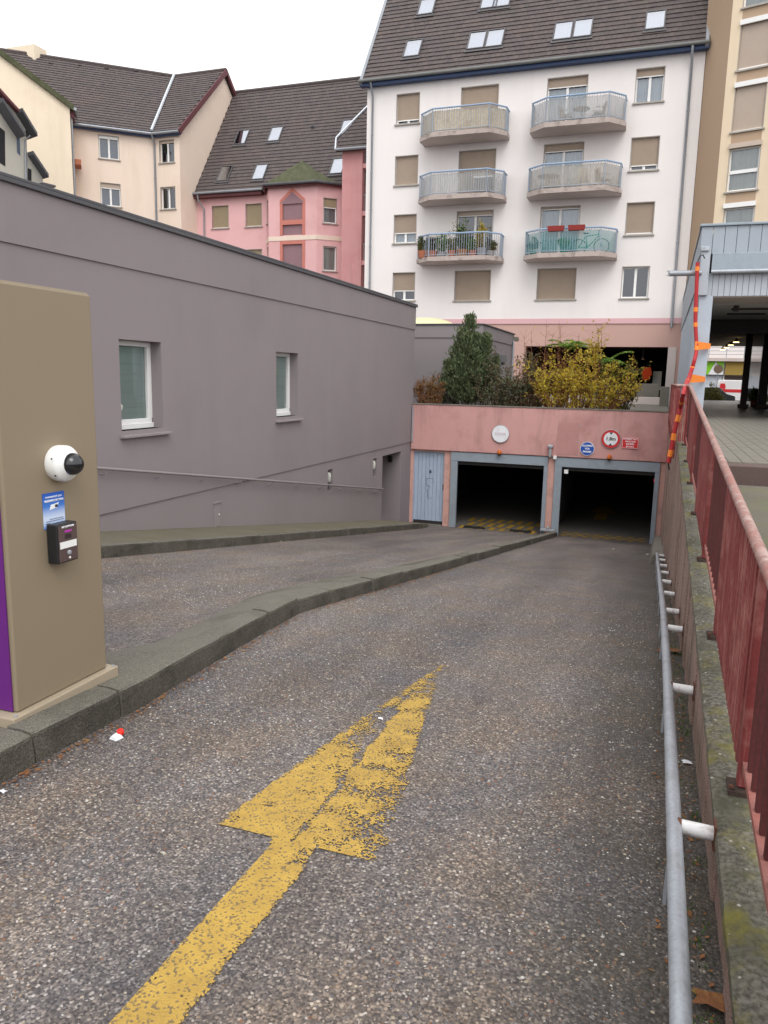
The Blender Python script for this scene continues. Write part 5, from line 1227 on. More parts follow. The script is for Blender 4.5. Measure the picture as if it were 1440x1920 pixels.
# ================================================================ TAN TOWER ABOVE THE ARCADE
tt = thing('tan_tower', (4, 38, 0), 'tall tan and cream rendered block with one column of shuttered windows', 'building')
k0 = Vector((.60, YF+.2, 0)); k1 = atY(1346, 320, 36.0); k1.z = 0; dT = Vector((.958, -.286, 0))
b = MB(); TT0 = frame(k0, (k1.x-k0.x, k1.y-k0.y)); LT0 = (k1-k0).length
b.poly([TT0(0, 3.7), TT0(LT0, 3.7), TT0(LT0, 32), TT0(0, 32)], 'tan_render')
TT = frame(k1, (dT.x, dT.y)); nT = Vector((dT.y, -dT.x, 0))
def uT(px, py): p = atP(px, py, k1, nT); return (p-k1).dot(dT), p.z
u0, _ = uT(1376, 205); u1, _ = uT(1433, 205)
zz = [uT(1388, 132)[1], uT(1376, 250)[1], uT(1367, 360)[1]]; fl = (zz[0]-zz[2])/2
ops = []
for j in range(-1, 5): ops.append((u0, u1, zz[2]+fl*j, zz[2]+fl*j+fl*.72, .15))
wall_mesh(b, TT, 0, 9, 3.7, 32, [o for o in ops if o[2] > 3.7], 'tan_light'); b.poly([TT(9, 3.7), TT(9, 3.7, 12), TT(9, 32, 12), TT(9, 32)], 'tan_light')
b.build('wall', tt, fix=False)
for j in range(-1, 5):
    e = zz[2]+fl*j; f = e+fl*.72
    w = window(tt, TT, u0, u1, e, f, .1, 1, {1: .97, 2: .95, 3: .0}.get(j, 0), curtain='curtain_warm', smat='shutter_light', sill=True, box=False, room='room_dark')
    MB().boxT(TT, u0-.04, u1+.04, f, f+.18, -.1, .02, 'shutter_light' if j == 0 else 'white_frame').build('shutter_box', w)
    if j == 0: MB().boxT(TT, u0+.05, u1-.05, e+fl*.30, e+fl*.36, .07, .11, 'white_frame').build('transom', w)
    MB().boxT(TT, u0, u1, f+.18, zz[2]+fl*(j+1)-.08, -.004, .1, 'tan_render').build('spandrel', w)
# ================================================================ PLANTING BED AND DECK ABOVE THE GARAGE
setting(MB().box(XL, XR, YG+.2, 27.0, .5, .70, 'soil').build('planting_bed'))
setting(MB().box(-6.0, XR, 27.0, YF+.1, .45, .66, 'concrete').build('deck'))
def leaf_mesh(name, P, D, L_, W_, mat, parent, fold=.25):
    """one small kite-shaped leaf per point: P positions, D directions, L_ lengths, W_ widths"""
    n = len(P); P = np.array(P, float); D = np.array(D, float); D /= np.linalg.norm(D, axis=1)[:, None]+1e-9
    R = rng.normal(size=(n, 3)); X = np.cross(D, R); X /= np.linalg.norm(X, axis=1)[:, None]+1e-9
    Nn = np.cross(X, D); L_ = np.broadcast_to(L_, n)[:, None]; W_ = np.broadcast_to(W_, n)[:, None]
    V = np.empty((n, 4, 3)); V[:, 0] = P; V[:, 1] = P+D*L_*.5+X*W_*.5+Nn*L_*fold*.4; V[:, 2] = P+D*L_-Nn*L_*fold*.3; V[:, 3] = P+D*L_*.5-X*W_*.5+Nn*L_*fold*.4
    me = bpy.data.meshes.new(name); me.vertices.add(n*4); me.vertices.foreach_set('co', V.ravel()); me.loops.add(n*4); me.loops.foreach_set('vertex_index', np.arange(n*4, dtype=np.int32))
    me.polygons.add(n); me.polygons.foreach_set('loop_start', np.arange(0, n*4, 4, dtype=np.int32)); me.polygons.foreach_set('loop_total', np.full(n, 4, dtype=np.int32))
    me.materials.append(MATS[mat]); me.update(calc_edges=True); me.validate()
    o = bpy.data.objects.new(name, me); COL.objects.link(o)
    if parent is not None: adopt(o, parent)
    return o
def rv(): v = rng.normal(size=3); return v/np.linalg.norm(v)

def conifer(x, y, z, h, label):
    t = thing('conifer', (x, y, z), label, 'tree'); b = MB()
    leaders = [(-.1, 0, 1.0, 1.0), (-.35, .2, .86, .6), (-.55, .1, .66, .65), (.6, -.05, .78, .62), (.15, .3, .80, .6), (-.85, -.1, .48, .55), (.95, .05, .52, .5), (-.15, -.3, .78, .65), (.3, -.35, .6, .6), (-.4, -.35, .5, .6)]
    P = []; D = []
    for lx, ly, lh, lr in leaders:
        H = h*lh; top = np.array([x+lx*.9, y+ly, z+H]); base = np.array([x+lx*.35, y+ly*.35, z-.05])
        b.tube([base, base*.5+top*.5, top], [.05*lh, .03*lh, .006], 'bark', 6)
        for k in range(int(150*lh)):
            f = rng.random()**.85; c = base*(1-f)+top*f; r = lr*(1-f)**.7*(.4+1.0*rng.random())+.06
            a = rng.random()*6.28; d = np.array([math.cos(a), math.sin(a)*.8, .55+.7*f+.3*rng.random()]); d /= np.linalg.norm(d)
            for j in range(16):
                s = r*(.35+.65*rng.random()); q = c+d*s+rng.normal(size=3)*.035; P.append(q); D.append(d*.9+rv()*.55+np.array([0, 0, .5]))
    b.build('trunk', t, smooth=True)
    leaf_mesh('crown', P, D,   .09+.08*rng.random(len(P)), .034+.024*rng.random(len(P)), 'leaf_conifer', t)
def shrub(name, x, y, z, h, w, label, mat, stems=40, leaves=160, ll=(.06, .1), lw=(.03, .05), sm='bark', spread=1.0, dens=1.0, cat='shrub', top=1.0, lean=0.0):
    t = thing(name, (x, y, z), label, cat); b = MB(); P = []; D = []
    for k in range(stems):
        a = rng.random()*6.28; rad = rng.random()**.6; e = np.array([x+math.cos(a)*rad*w*.5+lean, y+math.sin(a)*rad*w*.28, z+h*(1-.55*rad**1.6*spread)*(.5+.56*rng.random())*top])
        lng = rng.random() < .2
        s = np.array([x+math.cos(a)*.30*rad*w, y+math.sin(a)*.16*w*rad, z-.04])
        if lng: e = s+(e-s)*1.3
        m_ = s*.5+e*.5+np.array([math.cos(a)*.06*w, -.03*w, h*.06])
        b.tube([s, m_, e], [.014, .009, .003], sm, 4, False)
        pts = [s, m_, e]; tw = []
        for j in range(11):
            f = .06+.94*rng.random(); p = m_*(1-f)+e*f if f > .5 else s*(1-f*2)+m_*f*2
            d = rv(); d[2] = abs(d[2])*.7+.1; Lg = h*(.10+.14*rng.random()); q = p+d*Lg; tw.append((p, q)); b.tube([p, q], [.004, .0015], sm, 3, False)
        for j in range(int(leaves*dens*(.55 if lng else 1))):
            p, q = tw[rng.integers(len(tw))] if rng.random() < .8 else (m_, e); f = rng.random(); c = p*(1-f)+q*f+rng.normal(size=3)*.018
            P.append(c); D.append(rv()+np.array([0, 0, .15]))
    b.build('stems', t); n = len(P)
    leaf_mesh('foliage', P, D, ll[0]+(ll[1]-ll[0])*rng.random(n), lw[0]+(lw[1]-lw[0])*rng.random(n), mat, t); return t
conifer(-6.0, 25.3, .7, 2.85, 'dark green conifer growing above the pink garage beam')
shrub('yellow_shrub', -2.45, 24.9, .68, 2.15, 3.6, 'large shrub with yellow autumn leaves above the garage entrances', 'leaf_yellow', 74, 80, (.06, .12), (.035, .06), 'twig_red', .95)
shrub('dry_shrub', -7.25, 25.0, .68, 1.05, 1.15, 'dry brown feathery shrub at the corner of the grey building', 'leaf_dry', 28, 100, (.05, .09), (.02, .03), 'twig_red', .8)
shrub('low_shrub', -6.9, 25.7, .68, 1.3, 1.3, 'low dark green shrub between dry brown shrub and conifer', 'leaf_conifer', 24, 110, (.06, .1), (.03, .04), 'bark', .8)
shrub('greygreen_shrub', -4.9, 25.0, .68, 1.45, 1.9, 'grey green loose shrub beside the conifer', 'leaf_dark', 44, 120, (.055, .09), (.03, .05), 'bark', .8)
shrub('berry_shrub', -4.15, 25.2, .68, 1.7, 1.7, 'dark twiggy shrub with reddish leaves beside the yellow shrub', 'leaf_dark', 44, 110, (.05, .08), (.03, .045), 'twig_red', .7)
shrub('twiggy_shrub', -3.4, 25.6, .68, 2.35, 1.9, 'bare reddish twigs rising behind the yellow shrub', 'leaf_yellow', 46, 9, (.05, .08), (.03, .04), 'twig_red', .55)
shrub('green_shrub', -1.35, 25.5, .68, 1.6, 1.7, 'yellow green shrub at the railing end of the planting bed', 'leaf_mixed', 30, 120, (.06, .1), (.035, .05), 'bark', .8)
def ailanthus(x, y, z, h, label, nf=9):
    t = thing('ailanthus', (x, y, z), label, 'tree'); b = MB(); b.tube([(x, y, z-.05), (x+.03, y, z+h*.5), (x-.02, y+.02, z+h*.82)], [.03, .022, .012], 'bark', 6); P = []; D = []
    o = np.array([x-.02, y+.02, z+h*.8])
    for k in range(nf):
        a = 6.28*k/nf+.3; el = .55+.5*rng.random(); L_ = .62+.25*rng.random(); pts = []
        for j in range(9):
            f = j/8; pts.append(o+np.array([math.cos(a)*L_*f, math.sin(a)*L_*f*.7, L_*(el*f-.55*f*f)]))
        b.tube(pts, [.008]*5+[.005]*4, 'leaf_bright', 4, False)
        for j in range(1, 9):
            ax = pts[j]-pts[j-1]; ax /= np.linalg.norm(ax); sd_ = np.cross(ax, [0, 0, 1]); sd_ /= np.linalg.norm(sd_)+1e-9
            for sg in (-1, 1):
                for q in range(2): P.append(pts[j]-ax*q*.045); D.append(sd_*sg+ax*.45+np.array([0, 0, -.25]))
    b.build('trunk', t); leaf_mesh('crown', P, D, .17+.05*rng.random(len(P)), .055, 'leaf_bright', t)
ailanthus(-2.85, 25.7, .7, 2.35, 'young tree with long green feathered leaves above the yellow shrub')
ailanthus(-1.75, 25.9, .7, 1.85, 'smaller young tree with drooping feathered leaves behind the yellow shrub', 6)
# twin floodlight
p = atY(937, 672, 26.2)
fl_ = thing('floodlight', (p.x-.1, 26.2, .7), 'twin grey floodlights on a post beside the conifer', 'lamp')
MB().tube([(p.x, 26.25, .65), (p.x, 26.25, p.z+.1)], .03, 'zinc', 8).build('post', fl_)
for dx, dz in ((-.13, .06), (.14, .0)):
    q = MB(); c_ = Vector((p.x+dx, 26.12, p.z+dz)); q.hexa([c_+Vector(v) for v in ((-.13, -.10, -.12), (.13, -.10, -.12), (.10, .08, -.09), (-.10, .08, -.09), (-.13, -.06, .12), (.13, -.06, .12), (.10, .10, .09), (-.10, .10, .09))], 'skylight_frame'); hd = q.build('head', fl_, bevel=.01)
    MB().box(c_.x-.05, c_.x+.05, 26.02, 26.12, c_.z-.22, c_.z-.13, 'black_plastic').build('sensor', hd)

# ================================================================ ARCADE AND TERRACE
TZ = .72
setting(MB().box(.62, 9, 9.62, 46, .1, TZ-.012, 'grout').build('terrace'))
tr = bpy.data.objects['terrace']
tw_, tl_ = .148, .297; tme = MB(); tme.box(0, tw_-.008, 0, tl_-.008, -.01, .006, 'tile_floor'); tme = tme.mesh('floor_tile'); rest = MB(); cnt = 0
for j in range(int((46-9.7)/tl_)):
    y = 9.7+j*tl_; lim = .65+y*.145
    for i in range(int((8.9-.65)/tw_)):
        x = .65+i*tw_
        if x < lim and cnt < 290:
            inst('floor_tile', tme, tr, Matrix.Translation((x, y, TZ-.006+random.uniform(-.001, .001)))); cnt += 1
        elif y < 30: rest.box(x, x+tw_-.008, y, y+tl_-.008, TZ-.016, TZ, 'tile_floor')
o = rest.build('floor_tiles', tr, fix=False); o['kind'] = 'stuff'
q = MB(); q.box(.62, 9, 30, 46, TZ-.011, TZ-.001, 'tile_floor'); q.build('far_floor', tr)
q = MB(); q.box(.60, 9, 9.28, 9.615, .45, TZ-.004, 'step_brown'); setting(q.build('step', None, bevel=.01))
ac = thing('arcade', (4, 29, TZ), 'blue-grey boarded arcade canopy on columns beside the tan tower', 'canopy')
AX, AY = .60, 20.3
x = AX; k_ = 0
while x < 7.5:
    MB().box(x+.003, x+.252, AY+.003*(k_ % 2), AY+.04, 4.60, 5.22, 'plank_blue').build('plank', ac, bevel=.006); x += .258; k_ += 1
x = AX+.08; k_ = 0
while x < 7.5:
    MB().box(x+.002, x+.126, AY+.004*(k_ % 2)+.02, AY+.055, 3.64, 4.17, 'plank_blue_b').build('plank', ac, bevel=.005); x += .131; k_ += 1
MB().box(AX-.04, 7.6, AY-.05, AY+.5, 5.225, 5.28, 'steel_frame').build('roof_edge', ac, bevel=.01)
q = MB(); q.box(AX+.28, 7.6, AY-.10, AY+.0, 4.20, 4.60, 'steel_frame'); q.build('sign_band', ac, bevel=.01)
MB().tube([(AX+.28, AY-.12, 4.185), (7.6, AY-.12, 4.185)], .045, 'galv', 10).build('light_tube', ac, smooth=True)
MB().box(AX+.03, AX+.24, AY-.07, AY+.02, 3.66, 4.72, 'plank_blue_b').build('corner_post', ac, bevel=.01)
MB().box(AX+.02, AX+.2, AY-.12, AY, 4.66, 4.76, 'galv').build('bracket', ac, bevel=.01)
# side of the canopy along the deck
y = AY+.05
while y < YF-.1:
    e = min(y+.5, YF-.06); MB().box(AX+.0, AX+.035, y+.006, e-.006, 3.9, 5.22, 'plank_blue').build('plank', ac); y += .5
MB().box(AX-.03, AX+.06, AY+.02, YF-.06, 5.226, 5.27, 'steel_frame').build('roof_edge', ac)
MB().box(AX+.3, 9, AY+.5, YF-.3, 5.18, 5.24, 'coping').build('roof', ac)
y = AY+1.2; k_ = 0
while y < YF-.2:
    e = min(y+1.25, YF-.1); MB().box(AX+.10, AX+.16, y+.02, e-.02, 1.55, 3.9, 'column_paint').build('side_panel', ac)
    MB().box(AX+.02, AX+.22, y-.05, y+.05, TZ, 3.9, 'plank_blue_b').build('fin', ac, bevel=.01); MB().box(AX+.08, AX+.19, y+.055, e-.055, TZ, 1.545, 'steel_frame').build('plinth', ac); y += 1.25
MB().box(.68, .98, AY+.02, AY+.32, TZ-.01, 3.66, 'column_paint').build('column', ac, bevel=.01)
# soffit
for k_ in range(13):
    MB().box(AX+.1, 8, AY+.06+k_*.12, AY+.06+k_*.12+.112, 3.62, 3.645, 'soffit_wood').build('soffit_board', ac)
MB().box(AX+.1, 8.9, AY+1.64, 46, 3.60, 3.64, 'soffit').build('soffit', ac)
MB().box(AX+.2, 8.9, 27, 27.35, 3.18, 3.60, 'dark_metal').build('beam', ac)
for yy in (23, 24.6): MB().box(1.6, 2.6, yy, yy+.25, 3.565, 3.605, 'dark_metal').build('ceiling_vent', ac)
MB().lathe((1.65, 22.3, 3.46), (0, 0, 1), [(.07, 0), (.07, .15)], 'dark_metal', 10).build('ceiling_spot', ac)
for x, yy, w in ((2.97, 32.4, .22), (3.68, 33.0, .3), (2.75, 27.2, .14)):
    if w < .2: continue
    q = MB(); q.box(x-w/2, x+w/2, yy, yy+w, TZ, 3.6, 'brown_column'); cl = q.build('column', ac, bevel=.01); MB().box(x-w*.8, x+w*.8, yy-w*.3, yy+w*1.3, TZ, TZ+.14, 'step_brown').build('column_base', cl)
b = MB(); b.poly([(4.35, 23, TZ), (4.35, 46, TZ), (4.35, 46, 3.6), (4.35, 23, 3.6)], 'black_glass'); b.build('shop_window', ac, fix=False)
for yy in (24, 27, 30, 33, 36): MB().box(4.30, 4.36, yy, yy+.1, TZ, 3.6, 'dark_metal').build('mullion', ac)
b = MB(); b.poly([(AX+.12, YF, TZ), (AX+.12, 46, TZ), (AX+.12, 46, 3.62), (AX+.12, YF, 3.62)], 'soffit'); b.build('inner_wall', ac, fix=False)
for k_, (px_, py_) in enumerate(((1345, 661), (1353, 656), (1361, 652), (1371, 647.5), (1382, 642))):
    v = atZ(px_, py_, 3.40); v.y = min(v.y, 45.5-k_*.0) if k_ else 45.2
    v.x = 2.9
    l = thing('ceiling_lamp', (v.x, v.y, 3.6), 'lit warm spot lamp hanging in the row under the arcade ceiling', 'lamp', 'lit lamps under the arcade ceiling')
    MB().lathe((v.x, v.y, 3.42), (0, 0, 1), [(.10, 0), (.09, .06), (.05, .10), (.02, .12), (.02, .19)], 'dark_metal', 14).build('shade', l)
    MB().lathe((v.x, v.y, 3.395), (0, 0, 1), [(.12, 0), (.12, .02), (.08, .03)], 'lamp_glow', 14).build('bulb', l)
# grey drain pipe and taped red hose
dp = MB(); a = atY(1249, 513, 20.1); c = atY(1306, 512, 20.25); dp.tube([a+Vector((.06, 0, 0)), c+Vector((.1, 0, 0))], .065, 'zinc', 12); dp.prism([a+Vector((0, 0, .06)), a+Vector((.08, 0, .06)), a+Vector((.1, 0, .01))], [a+Vector((0, -.05, .06)), a+Vector((.08, -.05, .06)), a+Vector((.1, -.05, .01))], 'zinc'); dp.prism([a+Vector((0, 0, -.05)), a+Vector((.08, 0, -.06)), a+Vector((.1, 0, -.01))], [a+Vector((0, -.05, -.05)), a+Vector((.08, -.05, -.06)), a+Vector((.1, -.05, -.01))], 'zinc')
tag(dp.build('drain_pipe', None, smooth=True), 'grey drain spout with a split end sticking out of the arcade fascia', 'pipe')
hp = [(1308, 492, 20.05), (1306, 540, 20.05), (1304, 600, 20.05), (1306, 648, 20.0), (1303, 672, 19.8), (1293, 705, 19.0), (1284, 728, 12.2), (1276, 765, 12.15), (1266, 805, 12.1), (1258, 845, 12.08), (1253, 868, 12.06)]
hs = thing('red_hose', tuple(atY(1253, 868, 12.06)), 'red cable sleeve banded with orange tape hanging past the railing', 'hose')
P_ = [atY(*t) for t in hp]
def smooth_path(P_, n=6):
    out = []
    for i in range(len(P_)-1):
        p0, p1, p2, p3 = P_[max(i-1, 0)], P_[i], P_[i+1], P_[min(i+2, len(P_)-1)]
        for k in range(n):
            t = k/n; out.append(.5*((2*p1)+(p2-p0)*t+(2*p0-5*p1+4*p2-p3)*t*t+(3*p1-p0-3*p2+p3)*t**3))
    return out+[P_[-1]]
SP = smooth_path(P_[:6], 6)[:-1]+smooth_path(P_[5:], 6) if False else smooth_path(P_, 6)
rad = [.045*max(.6, min(1.0, p.y/20+.15)) for p in SP]
MB().tube(SP, rad, 'hose_red', 10).build('sleeve', hs, smooth=True)
for t in ((1308, 503), (1305, 582), (1304, 612), (1303.5, 652), (1296, 690), (1288, 716), (1279, 750), (1271, 783), (1262, 822), (1254, 850)):
    i = min(range(1, len(SP)-1), key=lambda k: (720+FPX*(SP[k]-CAMP).dot(RGT)/(SP[k]-CAMP).dot(FWD)-t[0])**2+(960-FPX*(SP[k]-CAMP).dot(UPV)/(SP[k]-CAMP).dot(FWD)-t[1])**2)
    d_ = (SP[i+1]-SP[i-1]).normalized(); MB().tube([SP[i]-d_*.05, SP[i]+d_*.05], rad[i]*1.13, 'orange_tape', 10).build('tape', hs)
for (a, c) in (((1303, 648, 19.98), (1328, 649, 20.28)), ((1292, 709, 19.5), (1318, 711, 20.3))):
    p, r_ = atY(*a), atY(*c); q = MB(); q.hexa([p+Vector((0, -.05, -.11)), p+Vector((0, .0, -.11)), r_+Vector((.05, .0, -.06)), r_+Vector((.05, -.05, -.06)), p+Vector((0, -.05, .1)), p+Vector((0, .0, .1)), r_+Vector((.05, .0, .06)), r_+Vector((.05, -.05, .06))], 'orange_tape'); q.build('strap', hs)
q = MB(); q.tube([SP[0], SP[0]+Vector((.03, 0, .12)), SP[0]+Vector((.10, .05, .18)), SP[0]+Vector((.15, .1, .1))], .014, 'black_plastic', 6); q.tube([SP[-1], SP[-1]+Vector((.02, 0, -.1))], .012, 'black_plastic', 6); q.build('cable', hs)

# ================================================================ FAR SIDE OF THE STREET SEEN THROUGH THE ARCADE
sb = thing('shop_building', (6, 76, 0), 'shops with a balcony across the street seen through the arcade', 'building')
FY = 74.0
def fx(px, py): v = atY(px, py, FY); return v.x, v.z
x0, z0 = fx(1318, 702); x1, z1 = fx(1358, 678); x2, _ = fx(1361, 680); x3, z3 = fx(1416, 704)
MB().box(-10, 22, FY+.6, FY+10, 0, 12, 'white_render').build('wall', sb)
MB().box(x0-3, x1, FY+.3, FY+.58, 0, z0-.1, 'curtain').build('shopfront', sb); MB().box(x2, x3+4, FY+.3, FY+.58, 0, z3-.1, 'step_brown').build('shopfront', sb)
MB().box(x1+.06, x2-.0, FY+.2, FY+.6, 0, z1, 'white_plastic').build('pilaster', sb); MB().box(x3, x3+.3, FY+.2, FY+.6, 0, z1+1, 'white_plastic').build('pilaster', sb)
MB().box(-10, 22, FY-.4, FY+.6, z1+.02, z1+.30, 'slab_under').build('balcony_slab', sb)
for k_ in range(3): MB().tube([(-10, FY-.35, z1+.6+.3*k_), (22, FY-.35, z1+.6+.3*k_)], .03, 'galv', 6).build('balcony_rail', sb)
for k_ in range(12): MB().box(-2+1.4*k_, -1.94+1.4*k_, FY-.38, FY-.32, z1+.3, z1+1.25, 'galv').build('balcony_post', sb)
gs = thing('green_sign', (x0, FY, z0), 'green and white shop sign board across the street', 'sign')
MB().box(x0-1.5, x1, FY-.05, FY+.25, z0, z1, 'sign_white').build('board', gs)
q = MB(); w = x1-x0
q.prism([(x0-.1, FY-.055, z0), (x0+w*.25, FY-.055, z0), (x0+w*.58, FY-.055, z1), (x0+w*.2, FY-.055, z1)], [(x0-.1, FY-.07, z0), (x0+w*.25, FY-.07, z0), (x0+w*.58, FY-.07, z1), (x0+w*.2, FY-.07, z1)], 'sign_green'); q.prism([(x1-.02, FY-.055, z0+.35), (x1-.02, FY-.055, z1), (x1-.42*w, FY-.055, z1)], [(x1-.02, FY-.07, z0+.35), (x1-.02, FY-.07, z1), (x1-.42*w, FY-.07, z1)], 'sign_green'); q.build('emblem', gs)
os_ = MB(); os_.box(x2, x3, FY-.05, FY+.25, z3, z1-.02, 'ochre'); tag(os_.build('ochre_fascia'), 'plain ochre shop fascia across the street', 'sign')
v = atY(1347, 692, 62); rs = thing('street_sign', (v.x, 62, 0), 'dark round road sign on a pole across the street', 'road sign')
MB().lathe((v.x, 62, v.z), (0, -1, 0), [(.32, 0), (.32, .04)], 'chair_brown', 20).build('plate', rs); MB().tube([(v.x, 62.05, 0), (v.x, 62.05, v.z)], .03, 'zinc', 8).build('pole', rs)
# van
a = atY(1343, 748, 66); VX, VL = a.x, 3.9
vn = thing('white_van', (VX+2, 66.9, 0), 'white van with a red stripe parked across the street', 'van')
prof = [(0, .35), (0, 1.75), (.15, 1.92), (2.55, 1.92), (3.05, 1.35), (3.75, 1.10), (3.9, .85), (3.9, .35)]
q = MB(); q.prism([(VX+x, 66, z) for x, z in prof], [(VX+x, 67.8, z) for x, z in prof], 'van_white'); q.build('body', vn, bevel=.05)
MB().box(VX+.02, VX+2.45, 65.985, 65.998, .98, 1.22, 'sign_red').build('stripe', vn)
q = MB(); q.prism([(VX+2.2, 65.99, 1.3), (VX+2.9, 65.99, 1.3), (VX+2.5, 65.99, 1.78), (VX+2.2, 65.99, 1.78)], [(VX+2.2, 65.96, 1.3), (VX+2.9, 65.96, 1.3), (VX+2.5, 65.96, 1.78), (VX+2.2, 65.96, 1.78)], 'black_glass'); q.build('side_window', vn)
q = MB(); q.prism([(VX+.15, 65.985, 1.25), (VX+.55, 65.985, 1.25), (VX+.6, 65.985, 1.42), (VX+.5, 65.985, 1.65), (VX+.2, 65.985, 1.65)], [(VX+.15, 65.96, 1.25), (VX+.55, 65.96, 1.25), (VX+.6, 65.96, 1.42), (VX+.5, 65.96, 1.65), (VX+.2, 65.96, 1.65)], 'sign_red'); q.build('logo', vn)
for x in (.75, 3.1):
    wv = MB().lathe((VX+x, 66.0, .33), (0, -1, 0), [(.33, -.2), (.33, .02), (.22, .03)], 'tyre', 20).build('wheel', vn); MB().lathe((VX+x, 65.97, .33), (0, -1, 0), [(.20, 0), (.05, .02)], 'galv', 16).build('rim', wv)
# dark parked car
a = atY(1338, 748, 58); cr = thing('dark_car', (a.x+1, 58.8, 0), 'dark small car parked in front of the white van', 'car')
prof = [(-2.2, .3), (-2.2, .75), (-1.6, .95), (-1.0, 1.35), (.3, 1.38), (.8, .95), (1.35, .8), (1.4, .3)]
q = MB(); q.prism([(a.x+x, 58, z) for x, z in prof], [(a.x+x, 59.6, z) for x, z in prof], 'car_dark'); q.build('body', cr, bevel=.06)
q = MB(); q.prism([(a.x-1.35, 57.99, .98), (a.x+.6, 57.99, .98), (a.x+.22, 57.99, 1.3), (a.x-.95, 57.99, 1.3)], [(a.x-1.35, 57.97, .98), (a.x+.6, 57.97, .98), (a.x+.22, 57.97, 1.3), (a.x-.95, 57.97, 1.3)], 'black_glass'); q.build('side_window', cr)
for x in (-1.5, .75): MB().lathe((a.x+x, 58.0, .3), (0, -1, 0), [(.3, -.2), (.3, .02), (.1, .03)], 'tyre', 18).build('wheel', cr)
v = atY(1332, 745, 47); shrub('street_shrub', v.x, 47, .1, 1.5, 1.4, 'grassy planter shrub at the far end of the arcade', 'leaf_mixed', 26, 60, (.12, .2), (.03, .05))
v = atY(1412, 752, 36); tb = shrub('potted_plant', v.x, 35.5, TZ+.28, .55, .5, 'potted plant standing beside the brown arcade column', 'leaf_bright', 12, 40, (.08, .14), (.03, .05)); MB().lathe((v.x, 35.5, TZ), (0, 0, 1), [(.13, 0), (.17, .28), (.15, .29)], 'terracotta', 14).build('pot', tb)

# ================================================================ ON THE BALCONIES
def chair(x, y, z, rz, label, mat, group=None):
    c = bpy.data.objects.new('balcony_chair', None); COL.objects.link(c); c.location = (x, y, z); c.rotation_euler = (0, 0, rz); tag(c, label, 'chair', group)
    q = MB(); q.box(-.24, .24, -.23, .23, .40, .44, mat); inst('seat', q.mesh('seat'), c)
    q = MB(); q.hexa([(-.23, .20, .44), (.23, .20, .44), (.23, .24, .44), (-.23, .24, .44), (-.20, .27, .90), (.20, .27, .90), (.20, .31, .90), (-.20, .31, .90)], mat); inst('backrest', q.mesh('backrest'), c)
    for sx in (-1, 1):
        q = MB(); q.box(-.02, .02, -.20, .24, .62, .65, mat); inst('armrest', q.mesh('armrest'), c, Matrix.Translation((sx*.26, 0, 0)))
        for sy in (-1, 1): q = MB(); q.tube([(sx*.22, sy*.2, .42), (sx*.27, sy*.24, 0)], .018, mat, 6); inst('leg', q.mesh('leg'), c)
    return c
def table(x, y, z, r, label, mat):
    t = thing('balcony_table', (x, y, z), label, 'table'); MB().lathe((x, y, z+.68), (0, 0, 1), [(r, 0), (r, .03)], mat, 24).build('table_top', t); MB().tube([(x, y, z), (x, y, z+.68)], .03, mat, 8).build('stem', t)
    for k_ in range(3): MB().tube([(x, y, z+.15), (x+math.cos(k_*2.1)*.28, y+math.sin(k_*2.1)*.28, z)], .02, mat, 6).build('foot', t)
chair(-4.95, 37.35, 12.75, 1.2, 'brown garden chair between the top balcony table and the glass door', 'chair_brown'); chair(-3.55, 37.3, 12.75, -1.2, 'brown garden chair on the far side of the top balcony table from the door', 'chair_brown'); table(-4.3, 37.3, 12.75, .38, 'dark round table on the top balcony', 'chair_brown')
table(-5.55, 37.25, 10.0, .5, 'brown round table on the screened balcony above the bicycle', 'chair_brown'); chair(-4.0, 37.3, 10.0, 3.0, 'brown high backed chair on the screened balcony above the bicycle', 'reed'); chair(-3.2, 37.4, 10.0, 2.2, 'brown chair in the corner of the screened balcony above the bicycle', 'chair_brown')
chair(-9.2, 37.3, 10.0, 3.1, 'dark chair on the screened balcony above the plant-filled one', 'chair_brown'); q = MB(); q.box(-9.05, -8.2, 37.5, 37.75, 10.01, 10.95, 'room_dark'); q.box(-9.08, -8.17, 37.46, 37.49, 10.9, 10.97, 'white_frame'); tag(q.build('cabinet', None), 'dark cabinet with a white edge on the screened balcony above the plant-filled one', 'cabinet')
pots = [(-11.3, .25, .32, 'terracotta', 'leaf_moss', .55), (-10.85, .3, .30, 'terracotta', 'leaf_dark', .6), (-10.35, .22, .25, 'grey_pot', 'leaf_bright', .75), (-9.85, .2, .3, 'terracotta', 'leaf_mixed', .6), (-9.35, .3, .32, 'terracotta_b', 'leaf_green', 1.05), (-8.85, .2, .26, 'terracotta', 'leaf_bright', .45), (-8.42, .26, .36, 'grey_pot', 'leaf_yellow', .95), (-8.0, .2, .22, 'grey_pot', 'leaf_dark', .4)]
txt = ['terracotta trough of low mossy plants at the end of the planted balcony', 'terracotta pot with dark leaves on the planted balcony', 'grey pot with light green plant on the planted balcony', 'terracotta pot of mixed green and yellow leaves on the planted balcony', 'tall green bushy plant in a brown square pot on the planted balcony', 'small terracotta pot with light green leaves on the planted balcony', 'tall yellowing plant in a grey pot on the planted balcony', 'low grey pot with dark plant on the planted balcony']
for (x, r, hp_, pmn, lm, hh), l in zip(pots, txt):
    t = shrub('potted_plant', x, 36.85, 7.25+hp_, hh, .55, l, lm, 16, 45, (.07, .13), (.035, .06), 'bark', .6, cat='plant', top=1.2); MB().lathe((x, 36.85, 7.255), (0, 0, 1), [(r*.7, 0), (r, hp_), (r*.9, hp_+.01)], pmn, 14).build('pot', t)
q = MB(); 
for i in range(6): q.box(-11.55+i*.05, -11.52+i*.05, 37.25, 37.42, 7.26, 8.15, 'blue_rail')
